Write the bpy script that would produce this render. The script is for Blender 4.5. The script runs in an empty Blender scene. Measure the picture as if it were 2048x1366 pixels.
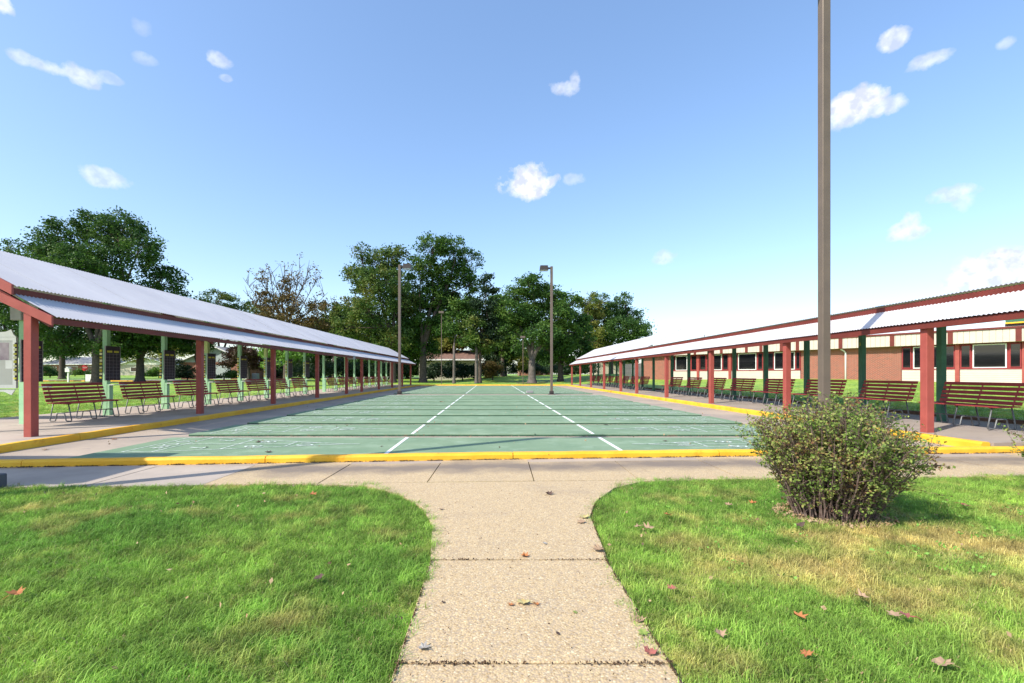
import bpy, math, random
import numpy as np
from math import radians as R, sin, cos, pi
from mathutils import Vector, Matrix

random.seed(7); rng = np.random.default_rng(11)
sc = bpy.context.scene
COL = sc.collection

# ------------------------------------------------------------------ camera, world, sun, exposure
EYE, F, VX, HY = 1.27, 940.0, 984.0, 748.0      # eye height, focal length and principal point of the 2048 px photograph
cam_d = bpy.data.cameras.new('camera'); cam = bpy.data.objects.new('camera', cam_d); COL.objects.link(cam)
cam.location = (0, 0, EYE); cam.rotation_euler = (pi / 2, 0, 0)
cam_d.sensor_width = 36; cam_d.lens = F / 2048 * 36
cam_d.shift_x = (1024 - VX) / 2048; cam_d.shift_y = (HY - 683) / 2048
cam_d.clip_start = 0.05; cam_d.clip_end = 2000
sc.camera = cam

SUN_TO = Vector((-0.622, -0.407, 0.669)).normalized()
SUN_EL = math.asin(SUN_TO.z)
sun_d = bpy.data.lights.new('sun', 'SUN'); sun_d.energy = 3.75; sun_d.angle = R(0.55); sun_d.color = (1, 0.93, 0.82)
sun = bpy.data.objects.new('sun', sun_d); COL.objects.link(sun)
sun.rotation_euler = SUN_TO.to_track_quat('Z', 'Y').to_euler(); sun.location = (-10, -8, 20)

world = bpy.data.worlds.new('World'); sc.world = world; world.use_nodes = True
wn, wl = world.node_tree.nodes, world.node_tree.links
wn.clear()
sky = wn.new('ShaderNodeTexSky'); sky.sky_type = 'NISHITA'; sky.sun_disc = False
sky.sun_elevation = SUN_EL; sky.sun_rotation = math.atan2(SUN_TO.x, SUN_TO.y)
sky.air_density = 1.0; sky.dust_density = 1.0; sky.ozone_density = 2.6; sky.altitude = 0
tc = wn.new('ShaderNodeTexCoord')
nz = wn.new('ShaderNodeTexNoise'); nz.inputs['Scale'].default_value = 22; nz.inputs['Detail'].default_value = 6; nz.inputs['Roughness'].default_value = .62
wl.new(tc.outputs['Generated'], nz.inputs['Vector'])
def wmath(op, a, b=None, clamp=False):
    n = wn.new('ShaderNodeMath'); n.operation = op; n.use_clamp = clamp
    for i, v in enumerate((a, b)):
        if v is None: continue
        if isinstance(v, (int, float)): n.inputs[i].default_value = v
        else: wl.new(v, n.inputs[i])
    return n.outputs[0]
def wdot(vec):
    n = wn.new('ShaderNodeVectorMath'); n.operation = 'DOT_PRODUCT'
    wl.new(tc.outputs['Generated'], n.inputs[0]); n.inputs[1].default_value = vec
    return n.outputs['Value']
def view_dir(px, py): return Vector(((px - VX) / F, 1, (HY - py) / F)).normalized()
nz2 = wn.new('ShaderNodeTexNoise'); nz2.inputs['Scale'].default_value = 60; nz2.inputs['Detail'].default_value = 5; wl.new(tc.outputs['Generated'], nz2.inputs['Vector'])
nzc = wmath('ADD', wmath('MULTIPLY', wmath('SUBTRACT', nz.outputs['Fac'], .5), 3.0), wmath('MULTIPLY', wmath('SUBTRACT', nz2.outputs['Fac'], .5), 1.3))
CLOUDS = [(1058, 362, 58, 34, 1.0), (1040, 378, 34, 18, .7), (1152, 358, 26, 13, .35), (1130, 176, 34, 15, .6), (1150, 163, 14, 20, .5),
          (1715, 205, 52, 30, 1.0), (1695, 230, 36, 30, .8), (1770, 212, 42, 18, .7), (1788, 80, 30, 22, .75), (1853, 122, 40, 17, .6), (2011, 87, 16, 12, .4),
          (1905, 388, 44, 17, .6), (1930, 400, 22, 26, .4), (1812, 462, 34, 20, .7), (1822, 448, 18, 22, .6), (1324, 514, 26, 16, .45),
          (2010, 540, 90, 44, 1.0), (1960, 560, 60, 30, .8), (110, 138, 46, 15, .55), (150, 145, 44, 20, .6), (165, 158, 30, 16, .5), (215, 155, 24, 12, .3), (42, 115, 22, 14, .45),
          (438, 120, 24, 15, .5), (205, 355, 42, 20, .5), (290, 118, 24, 12, .25), (283, 53, 20, 18, .2), (0, 8, 26, 22, .8), (452, 156, 12, 7, .3)]
mask = None
for px, py, a, b, op in CLOUDS:
    d = view_dir(px, py); r = Vector((d.y, -d.x, 0)).normalized(); u = r.cross(d)
    ca = (d.y ** 1) / F
    du = wdot(tuple(r / (a * ca * 1.0))); dv = wdot(tuple(u / (b * ca * 1.05)))
    q = wmath('ADD', wmath('POWER', wmath('ABSOLUTE', du), 2.0), wmath('POWER', wmath('ABSOLUTE', dv), 2.0))
    m = wmath('MULTIPLY', wmath('MULTIPLY', wmath('SUBTRACT', wmath('ADD', 1.0, nzc), q, True), 1.5, True), op)
    mask = m if mask is None else wmath('MAXIMUM', mask, m)
front = wmath('GREATER_THAN', wdot((0, 1, 0)), 0.0)
mask = wmath('MULTIPLY', wmath('MULTIPLY', mask, front), 0.9)
hs = wn.new('ShaderNodeHueSaturation'); hs.inputs['Saturation'].default_value = 1.18; hs.inputs['Value'].default_value = 1.42; hs.inputs['Hue'].default_value = .504
gm_ = wn.new('ShaderNodeGamma'); gm_.inputs[1].default_value = 0.78; wl.new(sky.outputs[0], gm_.inputs[0]); wl.new(gm_.outputs[0], hs.inputs['Color'])
mx = wn.new('ShaderNodeMix'); mx.data_type = 'RGBA'
wl.new(mask, mx.inputs['Factor']); wl.new(hs.outputs[0], mx.inputs['A']); cm = wn.new('ShaderNodeMix'); cm.data_type = 'RGBA'; cm.inputs['A'].default_value = (4.6, 4.6, 4.8, 1); cm.inputs['B'].default_value = (3.0, 3.15, 3.6, 1)
cr = wn.new('ShaderNodeMapRange'); cr.inputs['From Min'].default_value = .40; cr.inputs['From Max'].default_value = .62; wl.new(nz2.outputs['Fac'], cr.inputs['Value']); wl.new(cr.outputs[0], cm.inputs['Factor'])
wl.new(cm.outputs['Result'], mx.inputs['B'])
bgn = wn.new('ShaderNodeBackground'); bgn.inputs['Strength'].default_value = 0.15
wl.new(mx.outputs['Result'], bgn.inputs['Color'])
wo = wn.new('ShaderNodeOutputWorld'); wl.new(bgn.outputs[0], wo.inputs['Surface'])

sc.view_settings.view_transform = 'Standard'; sc.view_settings.look = 'None'
sc.view_settings.exposure = 0.88; sc.view_settings.gamma = 1; sc.view_settings.use_curve_mapping = False
sc.render.engine = 'CYCLES'

# ------------------------------------------------------------------ helpers
def W(px, py, Y): return ((px - VX) / F * Y, Y, EYE + (HY - py) / F * Y)       # a place in the photograph at distance Y
def G(px, py, z=0.0):
    Y = (EYE - z) * F / (py - HY); return ((px - VX) / F * Y, Y, z)

def tag(o, label=None, cat=None, group=None, kind=None):
    if label: o['label'] = label
    if cat: o['category'] = cat
    if group: o['group'] = group
    if kind: o['kind'] = kind
    return o
def empty(name, loc=(0, 0, 0), rz=0, **k):
    o = bpy.data.objects.new(name, None); COL.objects.link(o); o.location = loc; o.rotation_euler = (0, 0, rz)
    o.empty_display_size = .2
    return tag(o, **k)
def inst(name, me, parent=None, loc=(0, 0, 0), rot=(0, 0, 0), scale=(1, 1, 1)):
    o = bpy.data.objects.new(name, me); COL.objects.link(o)
    if parent: o.parent = parent
    o.location = loc; o.rotation_euler = rot; o.scale = scale
    return o
def copy_tree(o, parent=None):
    c = o.copy(); COL.objects.link(c)
    if parent is not None: c.parent = parent
    for ch in list(o.children): copy_tree(ch, c)
    return c

class MB:
    def __init__(s): s.v = []; s.f = []; s.m = []
    def add(s, vs, fs, mi=0):
        b = len(s.v); s.v += [tuple(v) for v in vs]; s.f += [tuple(b + i for i in f) for f in fs]; s.m += [mi] * len(fs); return s
    def box(s, x0, x1, y0, y1, z0, z1, mi=0, M=None):
        vs = [(x, y, z) for z in (z0, z1) for y in (y0, y1) for x in (x0, x1)]
        if M is not None: vs = [M @ Vector(v) for v in vs]
        return s.add(vs, [(0, 2, 3, 1), (4, 5, 7, 6), (0, 1, 5, 4), (2, 6, 7, 3), (0, 4, 6, 2), (1, 3, 7, 5)], mi)
    def bev(s, x0, x1, y0, y1, z0, z1, b=.01, mi=0, M=None):      # box with chamfered long and short edges
        vs = []; fs = []
        rings = [(z0, b), (z0 + b, 0), (z1 - b, 0), (z1, b)]
        for z, k in rings:
            vs += [(x0 + b, y0 + k, z), (x1 - b, y0 + k, z), (x1 - k, y0 + b, z), (x1 - k, y1 - b, z), (x1 - b, y1 - k, z), (x0 + b, y1 - k, z), (x0 + k, y1 - b, z), (x0 + k, y0 + b, z)]
        for r in range(3):
            for i in range(8):
                j = (i + 1) % 8; fs.append((r * 8 + i, r * 8 + j, r * 8 + 8 + j, r * 8 + 8 + i))
        fs.append(tuple(range(7, -1, -1))); fs.append(tuple(range(24, 32)))
        if M is not None: vs = [M @ Vector(v) for v in vs]
        return s.add(vs, fs, mi)
    def prism(s, poly, z0, z1, mi=0, M=None):                     # poly counter-clockwise in xy
        n = len(poly); vs = [(x, y, z0) for x, y in poly] + [(x, y, z1) for x, y in poly]
        fs = [tuple(range(n - 1, -1, -1)), tuple(range(n, 2 * n))] + [(i, (i + 1) % n, n + (i + 1) % n, n + i) for i in range(n)]
        if M is not None: vs = [M @ Vector(v) for v in vs]
        return s.add(vs, fs, mi)
    def tube(s, pts, r, n=6, mi=0, cap=True):
        pts = [Vector(p) for p in pts]; rr = r if isinstance(r, (list, tuple)) else [r] * len(pts)
        b = len(s.v); prev = None
        for i, p in enumerate(pts):
            t = (pts[min(i + 1, len(pts) - 1)] - pts[max(i - 1, 0)]).normalized()
            if prev is None: a = t.orthogonal().normalized()
            else:
                a = prev - t * prev.dot(t); a = a.normalized() if a.length > 1e-5 else t.orthogonal().normalized()
            prev = a; c = t.cross(a)
            for k in range(n):
                w = 2 * pi * (k + .5) / n; s.v.append(tuple(p + (a * cos(w) + c * sin(w)) * rr[i]))
        for i in range(len(pts) - 1):
            for k in range(n):
                j = (k + 1) % n; s.f.append((b + i * n + k, b + i * n + j, b + (i + 1) * n + j, b + (i + 1) * n + k)); s.m.append(mi)
        if cap:
            s.f.append(tuple(b + k for k in range(n - 1, -1, -1))); s.f.append(tuple(b + (len(pts) - 1) * n + k for k in range(n))); s.m += [mi, mi]
        return s
    def mesh(s, name, mats, smooth=False):
        me = bpy.data.meshes.new(name); me.from_pydata(s.v, [], s.f)
        for m in (mats if isinstance(mats, (list, tuple)) else [mats]): me.materials.append(m)
        if any(s.m): me.polygons.foreach_set('material_index', s.m)
        if smooth: me.polygons.foreach_set('use_smooth', [True] * len(s.f))
        me.update(); return me
    def build(s, name, mats, parent=None, smooth=False, **k):
        return tag(inst(name, s.mesh(name, mats, smooth), parent), **k)

# ------------------------------------------------------------------ materials
MATS = {}
def mat(name, col, rough=.7, metal=0, col2=None, nscale=4, detail=5, spots=None, bump=0, bscale=60, contrast=(.35, .65), trans=0, spec=.25, coord='Object', grime=None):
    m = bpy.data.materials.new(name); m.use_nodes = True; nt = m.node_tree; N, L = nt.nodes, nt.links
    p = N['Principled BSDF']; p.inputs['Roughness'].default_value = rough; p.inputs['Metallic'].default_value = metal
    p.inputs['Specular IOR Level'].default_value = spec
    g = N.new('ShaderNodeNewGeometry'); pos = g.outputs['Position']
    if coord == 'Object': pos = N.new('ShaderNodeTexCoord').outputs['Object']
    def noise(scale, det=5, rgh=.6):
        n = N.new('ShaderNodeTexNoise'); n.inputs['Scale'].default_value = scale; n.inputs['Detail'].default_value = det; n.inputs['Roughness'].default_value = rgh
        L.new(pos, n.inputs['Vector']); return n.outputs['Fac']
    def ramp(fac, a, b):
        r = N.new('ShaderNodeMapRange'); r.inputs['From Min'].default_value = a; r.inputs['From Max'].default_value = b
        L.new(fac, r.inputs['Value']); return r.outputs[0]
    def mixc(fac, A, B):
        x = N.new('ShaderNodeMix'); x.data_type = 'RGBA'
        for k, v in (('Factor', fac), ('A', A), ('B', B)):
            if isinstance(v, (tuple, list)): x.inputs[k].default_value = (*v, 1)
            elif isinstance(v, float): x.inputs[k].default_value = v
            else: L.new(v, x.inputs[k])
        return x.outputs['Result']
    c = col
    if col2 is None: col2 = tuple(x * .8 for x in col)
    c = mixc(ramp(noise(nscale, detail), *contrast), col, col2)
    if spots:                                                    # (colour, scale, lo, hi)
        for sc_, s_, lo, hi in spots: c = mixc(ramp(noise(s_, 6, .65), lo, hi), c, sc_)
    L.new(c, p.inputs['Base Color']) if not isinstance(c, tuple) else None
    if bump:
        b = N.new('ShaderNodeBump'); b.inputs['Strength'].default_value = bump; b.inputs['Distance'].default_value = .01
        L.new(noise(bscale, 4), b.inputs['Height']); L.new(b.outputs[0], p.inputs['Normal'])
    MATS[name] = m; m['h'] = 1
    return m

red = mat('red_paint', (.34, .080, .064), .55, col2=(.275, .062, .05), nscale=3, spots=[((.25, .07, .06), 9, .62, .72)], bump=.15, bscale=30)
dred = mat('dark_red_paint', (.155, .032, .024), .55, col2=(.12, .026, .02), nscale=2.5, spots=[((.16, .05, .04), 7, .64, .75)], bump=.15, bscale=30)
maroon = mat('maroon_paint', (.31, .045, .047), .5, col2=(.24, .037, .039), nscale=5, spots=[((.35, .12, .05), 25, .68, .74)], bump=.1)
pgreen = mat('pale_green_paint', (.34, .56, .34), .6, col2=(.27, .48, .29), nscale=4, spots=[((.14, .28, .15), 6, .60, .72)])
ygreen = mat('yellow_green_paint', (.50, .56, .22), .6, col2=(.42, .50, .22), nscale=4)
dgreen = mat('dark_green_paint', (.055, .15, .09), .5, col2=(.035, .105, .065), nscale=4)
steel = mat('grey_steel', (.17, .175, .18), .45, metal=.3, col2=(.11, .115, .12), nscale=12)
roofm = mat('white_roof_metal', (.50, .495, .52), .42, metal=.0, col2=(.44, .435, .465), nscale=.6, spots=[((.46, .46, .50), 2.2, .60, .8), ((.36, .28, .22), 9, .72, .80)], coord='World')
lanem = mat('green_court_paint', (.205, .285, .185), .75, spec=.10, col2=(.155, .235, .15), nscale=.9, spots=[((.26, .35, .25), 2.2, .52, .75), ((.12, .16, .12), 5, .62, .78), ((.08, .12, .08), 22, .70, .76)], bump=.08, bscale=120, coord='World')
lanedge = mat('dark_green_edge', (.065, .13, .08), .8, col2=(.045, .09, .055), nscale=7, spots=[((.14, .11, .07), 6, .60, .68)], coord='World')
linem = mat('white_line_paint', (.78, .80, .78), .6, col2=(.66, .70, .67), nscale=12, coord='World')
lineworn = mat('worn_white_paint', (.62, .68, .62), .6, col2=(.30, .40, .32), nscale=14, coord='World', contrast=(.42, .62))
yellow = mat('yellow_kerb_paint', (.80, .47, .04), .55, col2=(.74, .36, .02), nscale=1.6, spots=[((.60, .27, .02), 2.3, .60, .72), ((.10, .06, .03), 12, .665, .70), ((.40, .33, .24), 30, .70, .74)], bump=.35, bscale=25, coord='World')
gutter = mat('court_concrete', (.42, .34, .265), .85, col2=(.29, .245, .21), nscale=.55, spots=[((.24, .21, .19), 1.4, .56, .74), ((.48, .42, .35), 5, .62, .8)], bump=.25, bscale=90, coord='World')
floorm = mat('shelter_concrete', (.33, .275, .23), .85, col2=(.255, .215, .185), nscale=.7, spots=[((.22, .185, .165), 2.0, .58, .74)], bump=.2, bscale=80, coord='World')
asph = mat('asphalt', (.07, .07, .075), .9, col2=(.10, .10, .105), nscale=2, coord='World')
bark = mat('bark', (.115, .09, .075), .95, col2=(.06, .048, .04), nscale=6, bump=.8, bscale=14, coord='World')
barkl = mat('pale_bark', (.15, .13, .115), .9, col2=(.085, .072, .062), nscale=5, bump=.6, bscale=14, coord='World')
twig = mat('shrub_stem', (.085, .048, .040), .8, col2=(.20, .15, .13), nscale=30)
lampm = mat('bronze_pole_paint', (.155, .12, .095), .45, col2=(.125, .098, .08), nscale=2, metal=.1)
lampd = mat('dark_bronze', (.05, .042, .04), .5)
lens = mat('lamp_lens', (.55, .60, .62), .15)
galv = mat('grey_metal_box', (.33, .32, .32), .5, metal=.3)
white = mat('white_paint', (.78, .78, .76), .5, col2=(.70, .70, .68), nscale=3)
cream = mat('cream_siding', (.54, .475, .40), .6, col2=(.49, .43, .36), nscale=1.5)
glass = mat('dark_glass', (.008, .009, .011), .06, spec=.6)
glass2 = mat('cabinet_glass', (.26, .28, .28), .15, spec=.5, col2=(.22, .24, .24), nscale=2)
board = mat('black_board', (.028, .020, .030), .6, col2=(.04, .03, .042), nscale=3)
ylw = mat('yellow_letter', (.55, .50, .06), .6)
pyl = mat('pale_yellow', (.75, .72, .40), .6)
grid = mat('board_line', (.34, .31, .33), .6)
shing = mat('brown_shingle', (.22, .13, .10), .9, col2=(.14, .085, .07), nscale=2)
gshing = mat('grey_shingle', (.34, .34, .36), .9, col2=(.28, .28, .30), nscale=2)
gsid = mat('grey_siding', (.40, .45, .46), .7)
tanw = mat('tan_wall', (.46, .42, .34), .7)
wood = mat('grey_fence_wood', (.20, .19, .19), .85, col2=(.13, .125, .13), nscale=6)
bedge = mat('brown_edging', (.16, .10, .075), .85, col2=(.10, .065, .05), nscale=5)
stopr = mat('sign_red', (.50, .02, .025), .4)
soil = mat('bare_soil', (.13, .085, .055), .95, col2=(.20, .14, .085), nscale=9, coord='World')

def nodes_of(name):
    m = bpy.data.materials.new(name); m.use_nodes = True; return m, m.node_tree.nodes, m.node_tree.links
def nn(N, L, typ, ins=None, **props):
    n = N.new(typ)
    for k, v in props.items(): setattr(n, k, v)
    for k, v in (ins or {}).items():
        if hasattr(v, 'links') or isinstance(v, bpy.types.NodeSocket): L.new(v, n.inputs[k])
        else: n.inputs[k].default_value = v
    return n

def aggregate():                                                  # exposed-aggregate concrete
    m, N, L = nodes_of('exposed_aggregate_concrete'); p = N['Principled BSDF']; p.inputs['Roughness'].default_value = .85
    pos = N.new('ShaderNodeNewGeometry').outputs['Position']
    v = nn(N, L, 'ShaderNodeTexVoronoi', {'Vector': pos, 'Scale': 95.0}); v2 = nn(N, L, 'ShaderNodeTexVoronoi', {'Vector': pos, 'Scale': 165.0})
    r = nn(N, L, 'ShaderNodeValToRGB', {'Fac': nn(N, L, 'ShaderNodeSeparateColor', {'Color': v.outputs['Color']}).outputs[0]})
    e = r.color_ramp.elements; e[0].position = 0; e[0].color = (.36, .25, .14, 1); e[1].position = 1; e[1].color = (.68, .58, .42, 1)
    for q, c in ((.3, (.50, .375, .235, 1)), (.62, (.58, .44, .27, 1)), (.86, (.46, .345, .24, 1))):
        k = e.new(q); k.color = c
    r2 = nn(N, L, 'ShaderNodeValToRGB', {'Fac': nn(N, L, 'ShaderNodeSeparateColor', {'Color': v2.outputs['Color']}).outputs[1]})
    r2.color_ramp.elements[0].color = (.78, .78, .70, 1); r2.color_ramp.elements[1].color = (1.09, 1.08, .95, 1)
    mul = nn(N, L, 'ShaderNodeMix', {'Factor': 1.0, 'A': r.outputs[0], 'B': r2.outputs[0]}, data_type='RGBA', blend_type='MULTIPLY')
    # cement showing between stones
    ed = nn(N, L, 'ShaderNodeMapRange', {'Value': v.outputs['Distance'], 'From Min': .45, 'From Max': .85})
    a = nn(N, L, 'ShaderNodeMix', {'Factor': ed.outputs[0], 'A': mul.outputs['Result'], 'B': (.36, .28, .19, 1)}, data_type='RGBA')
    n1 = nn(N, L, 'ShaderNodeTexNoise', {'Vector': pos, 'Scale': 1.1, 'Detail': 6.0, 'Roughness': .6})
    st = nn(N, L, 'ShaderNodeMapRange', {'Value': n1.outputs['Fac'], 'From Min': .54, 'From Max': .80, 'To Max': .50})
    b = nn(N, L, 'ShaderNodeMix', {'Factor': st.outputs[0], 'A': a.outputs['Result'], 'B': (.20, .165, .14, 1)}, data_type='RGBA')
    # the older walk beside the kerb is stained darker along its middle
    sx = nn(N, L, 'ShaderNodeSeparateXYZ', {'Vector': pos})
    yy = nn(N, L, 'ShaderNodeMath', {0: sx.outputs['Y'], 1: nn(N, L, 'ShaderNodeMath', {0: sx.outputs['X'], 1: .07}, operation='MULTIPLY').outputs[0]}, operation='SUBTRACT')
    d = nn(N, L, 'ShaderNodeMath', {0: nn(N, L, 'ShaderNodeMath', {0: yy.outputs[0], 1: 6.45}, operation='SUBTRACT').outputs[0]}, operation='ABSOLUTE')
    n3 = nn(N, L, 'ShaderNodeTexNoise', {'Vector': pos, 'Scale': 1.7, 'Detail': 5.0})
    dd = nn(N, L, 'ShaderNodeMath', {0: d.outputs[0], 1: n3.outputs['Fac']}, operation='ADD')
    band = nn(N, L, 'ShaderNodeMapRange', {'Value': dd.outputs[0], 'From Min': .55, 'From Max': 1.0, 'To Min': .85, 'To Max': 0.0})
    c = nn(N, L, 'ShaderNodeMix', {'Factor': band.outputs[0], 'A': b.outputs['Result'], 'B': (.15, .12, .10, 1)}, data_type='RGBA')
    L.new(c.outputs['Result'], p.inputs['Base Color'])
    bp = nn(N, L, 'ShaderNodeBump', {'Height': v.outputs['Distance'], 'Strength': .55, 'Distance': .004}); bp.invert = True
    L.new(bp.outputs[0], p.inputs['Normal'])
    return m
agg = aggregate()

def brickmat():
    m, N, L = nodes_of('red_brick'); p = N['Principled BSDF']; p.inputs['Roughness'].default_value = .9
    co = N.new('ShaderNodeTexCoord').outputs['Object']
    s = nn(N, L, 'ShaderNodeSeparateXYZ', {'Vector': co}); c = nn(N, L, 'ShaderNodeCombineXYZ', {'X': s.outputs['X'], 'Y': s.outputs['Z']})
    b = nn(N, L, 'ShaderNodeTexBrick', {'Vector': c.outputs[0], 'Color1': (.27, .05, .028, 1), 'Color2': (.14, .030, .020, 1), 'Mortar': (.36, .24, .18, 1),
        'Scale': 1.0, 'Mortar Size': .012, 'Brick Width': .21, 'Row Height': .075, 'Bias': -.1})
    n = nn(N, L, 'ShaderNodeTexNoise', {'Vector': co, 'Scale': 9.0, 'Detail': 3.0})
    k = nn(N, L, 'ShaderNodeMix', {'Factor': nn(N, L, 'ShaderNodeMapRange', {'Value': n.outputs['Fac'], 'From Min': .5, 'From Max': .75, 'To Max': .6}).outputs[0], 'A': b.outputs['Color'], 'B': (.33, .13, .07, 1)}, data_type='RGBA')
    L.new(k.outputs['Result'], p.inputs['Base Color'])
    bp = nn(N, L, 'ShaderNodeBump', {'Height': b.outputs['Fac'], 'Strength': .5, 'Distance': .01}); bp.invert = True; L.new(bp.outputs[0], p.inputs['Normal'])
    return m
brick = brickmat()

def leafmat(name, cols, scale=.45, trans=.35, fine=5.0, island=False):
    m, N, L = nodes_of(name); p = N['Principled BSDF']; p.inputs['Roughness'].default_value = .55; p.inputs['Specular IOR Level'].default_value = .25
    pos = N.new('ShaderNodeNewGeometry').outputs['Position']
    a = nn(N, L, 'ShaderNodeTexNoise', {'Vector': pos, 'Scale': scale, 'Detail': 2.0}); b = nn(N, L, 'ShaderNodeTexWhiteNoise' if False else 'ShaderNodeTexNoise', {'Vector': pos, 'Scale': fine, 'Detail': 1.0})
    f = nn(N, L, 'ShaderNodeMath', {0: nn(N, L, 'ShaderNodeMath', {0: a.outputs['Fac'], 1: 1.1}, operation='MULTIPLY').outputs[0], 1: nn(N, L, 'ShaderNodeMath', {0: b.outputs['Fac'], 1: .9}, operation='MULTIPLY').outputs[0]}, operation='ADD')
    r = nn(N, L, 'ShaderNodeValToRGB', {'Fac': nn(N, L, 'ShaderNodeMapRange', {'Value': f.outputs[0], 'From Min': .72, 'From Max': 1.32}).outputs[0]})
    e = r.color_ramp.elements; k = len(cols)
    e[0].color = (*cols[0], 1); e[1].color = (*cols[-1], 1)
    for i in range(1, k - 1): q = e.new(i / (k - 1)); q.color = (*cols[i], 1)
    L.new(r.outputs[0], p.inputs['Base Color'])
    t = nn(N, L, 'ShaderNodeBsdfTranslucent', {'Color': r.outputs[0]})
    mxs = nn(N, L, 'ShaderNodeMixShader', {0: trans, 1: p.outputs[0], 2: t.outputs[0]})
    L.new(mxs.outputs[0], N['Material Output'].inputs['Surface'])
    return m
lf_oak = leafmat('oak_leaves', [(0.021, 0.057, 0.014), (0.040, 0.097, 0.021), (0.068, 0.137, 0.023), (0.103, 0.171, 0.029)])
lf_mix = leafmat('turning_leaves', [(.027, .066, .017), (.055, .12, .024), (.095, .155, .028), (.14, .165, .03), (.17, .135, .035)])
lf_mid = leafmat('maple_leaves', [(0.023, 0.063, 0.014), (0.046, 0.114, 0.021), (0.080, 0.160, 0.023), (0.137, 0.194, 0.029)])
lf_brn = leafmat('brown_leaves', [(0.057, 0.068, 0.021), (0.114, 0.085, 0.025), (0.160, 0.103, 0.034), (0.091, 0.103, 0.023)])
lf_dark = leafmat('evergreen_needles', [(0.011, 0.030, 0.011), (0.021, 0.046, 0.016), (0.032, 0.063, 0.021)], trans=.15)
lf_yel = leafmat('yellow_green_leaves', [(0.090, 0.140, 0.020), (0.180, 0.220, 0.040), (0.280, 0.280, 0.060), (0.340, 0.260, 0.070)], trans=.5)
lf_red = leafmat('maroon_leaves', [(0.035, 0.018, 0.014), (0.060, 0.030, 0.018), (0.050, 0.045, 0.018)])
lf_lgt = leafmat('light_green_leaves', [(0.075, 0.165, 0.030), (0.135, 0.270, 0.045), (0.225, 0.360, 0.060)])
lf_bush = leafmat('bush_leaves', [(0.078, 0.130, 0.033), (0.143, 0.234, 0.046), (0.260, 0.364, 0.078), (0.351, 0.364, 0.117), (0.260, 0.143, 0.065), (0.195, 0.091, 0.052)], scale=4, fine=40.0)

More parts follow.
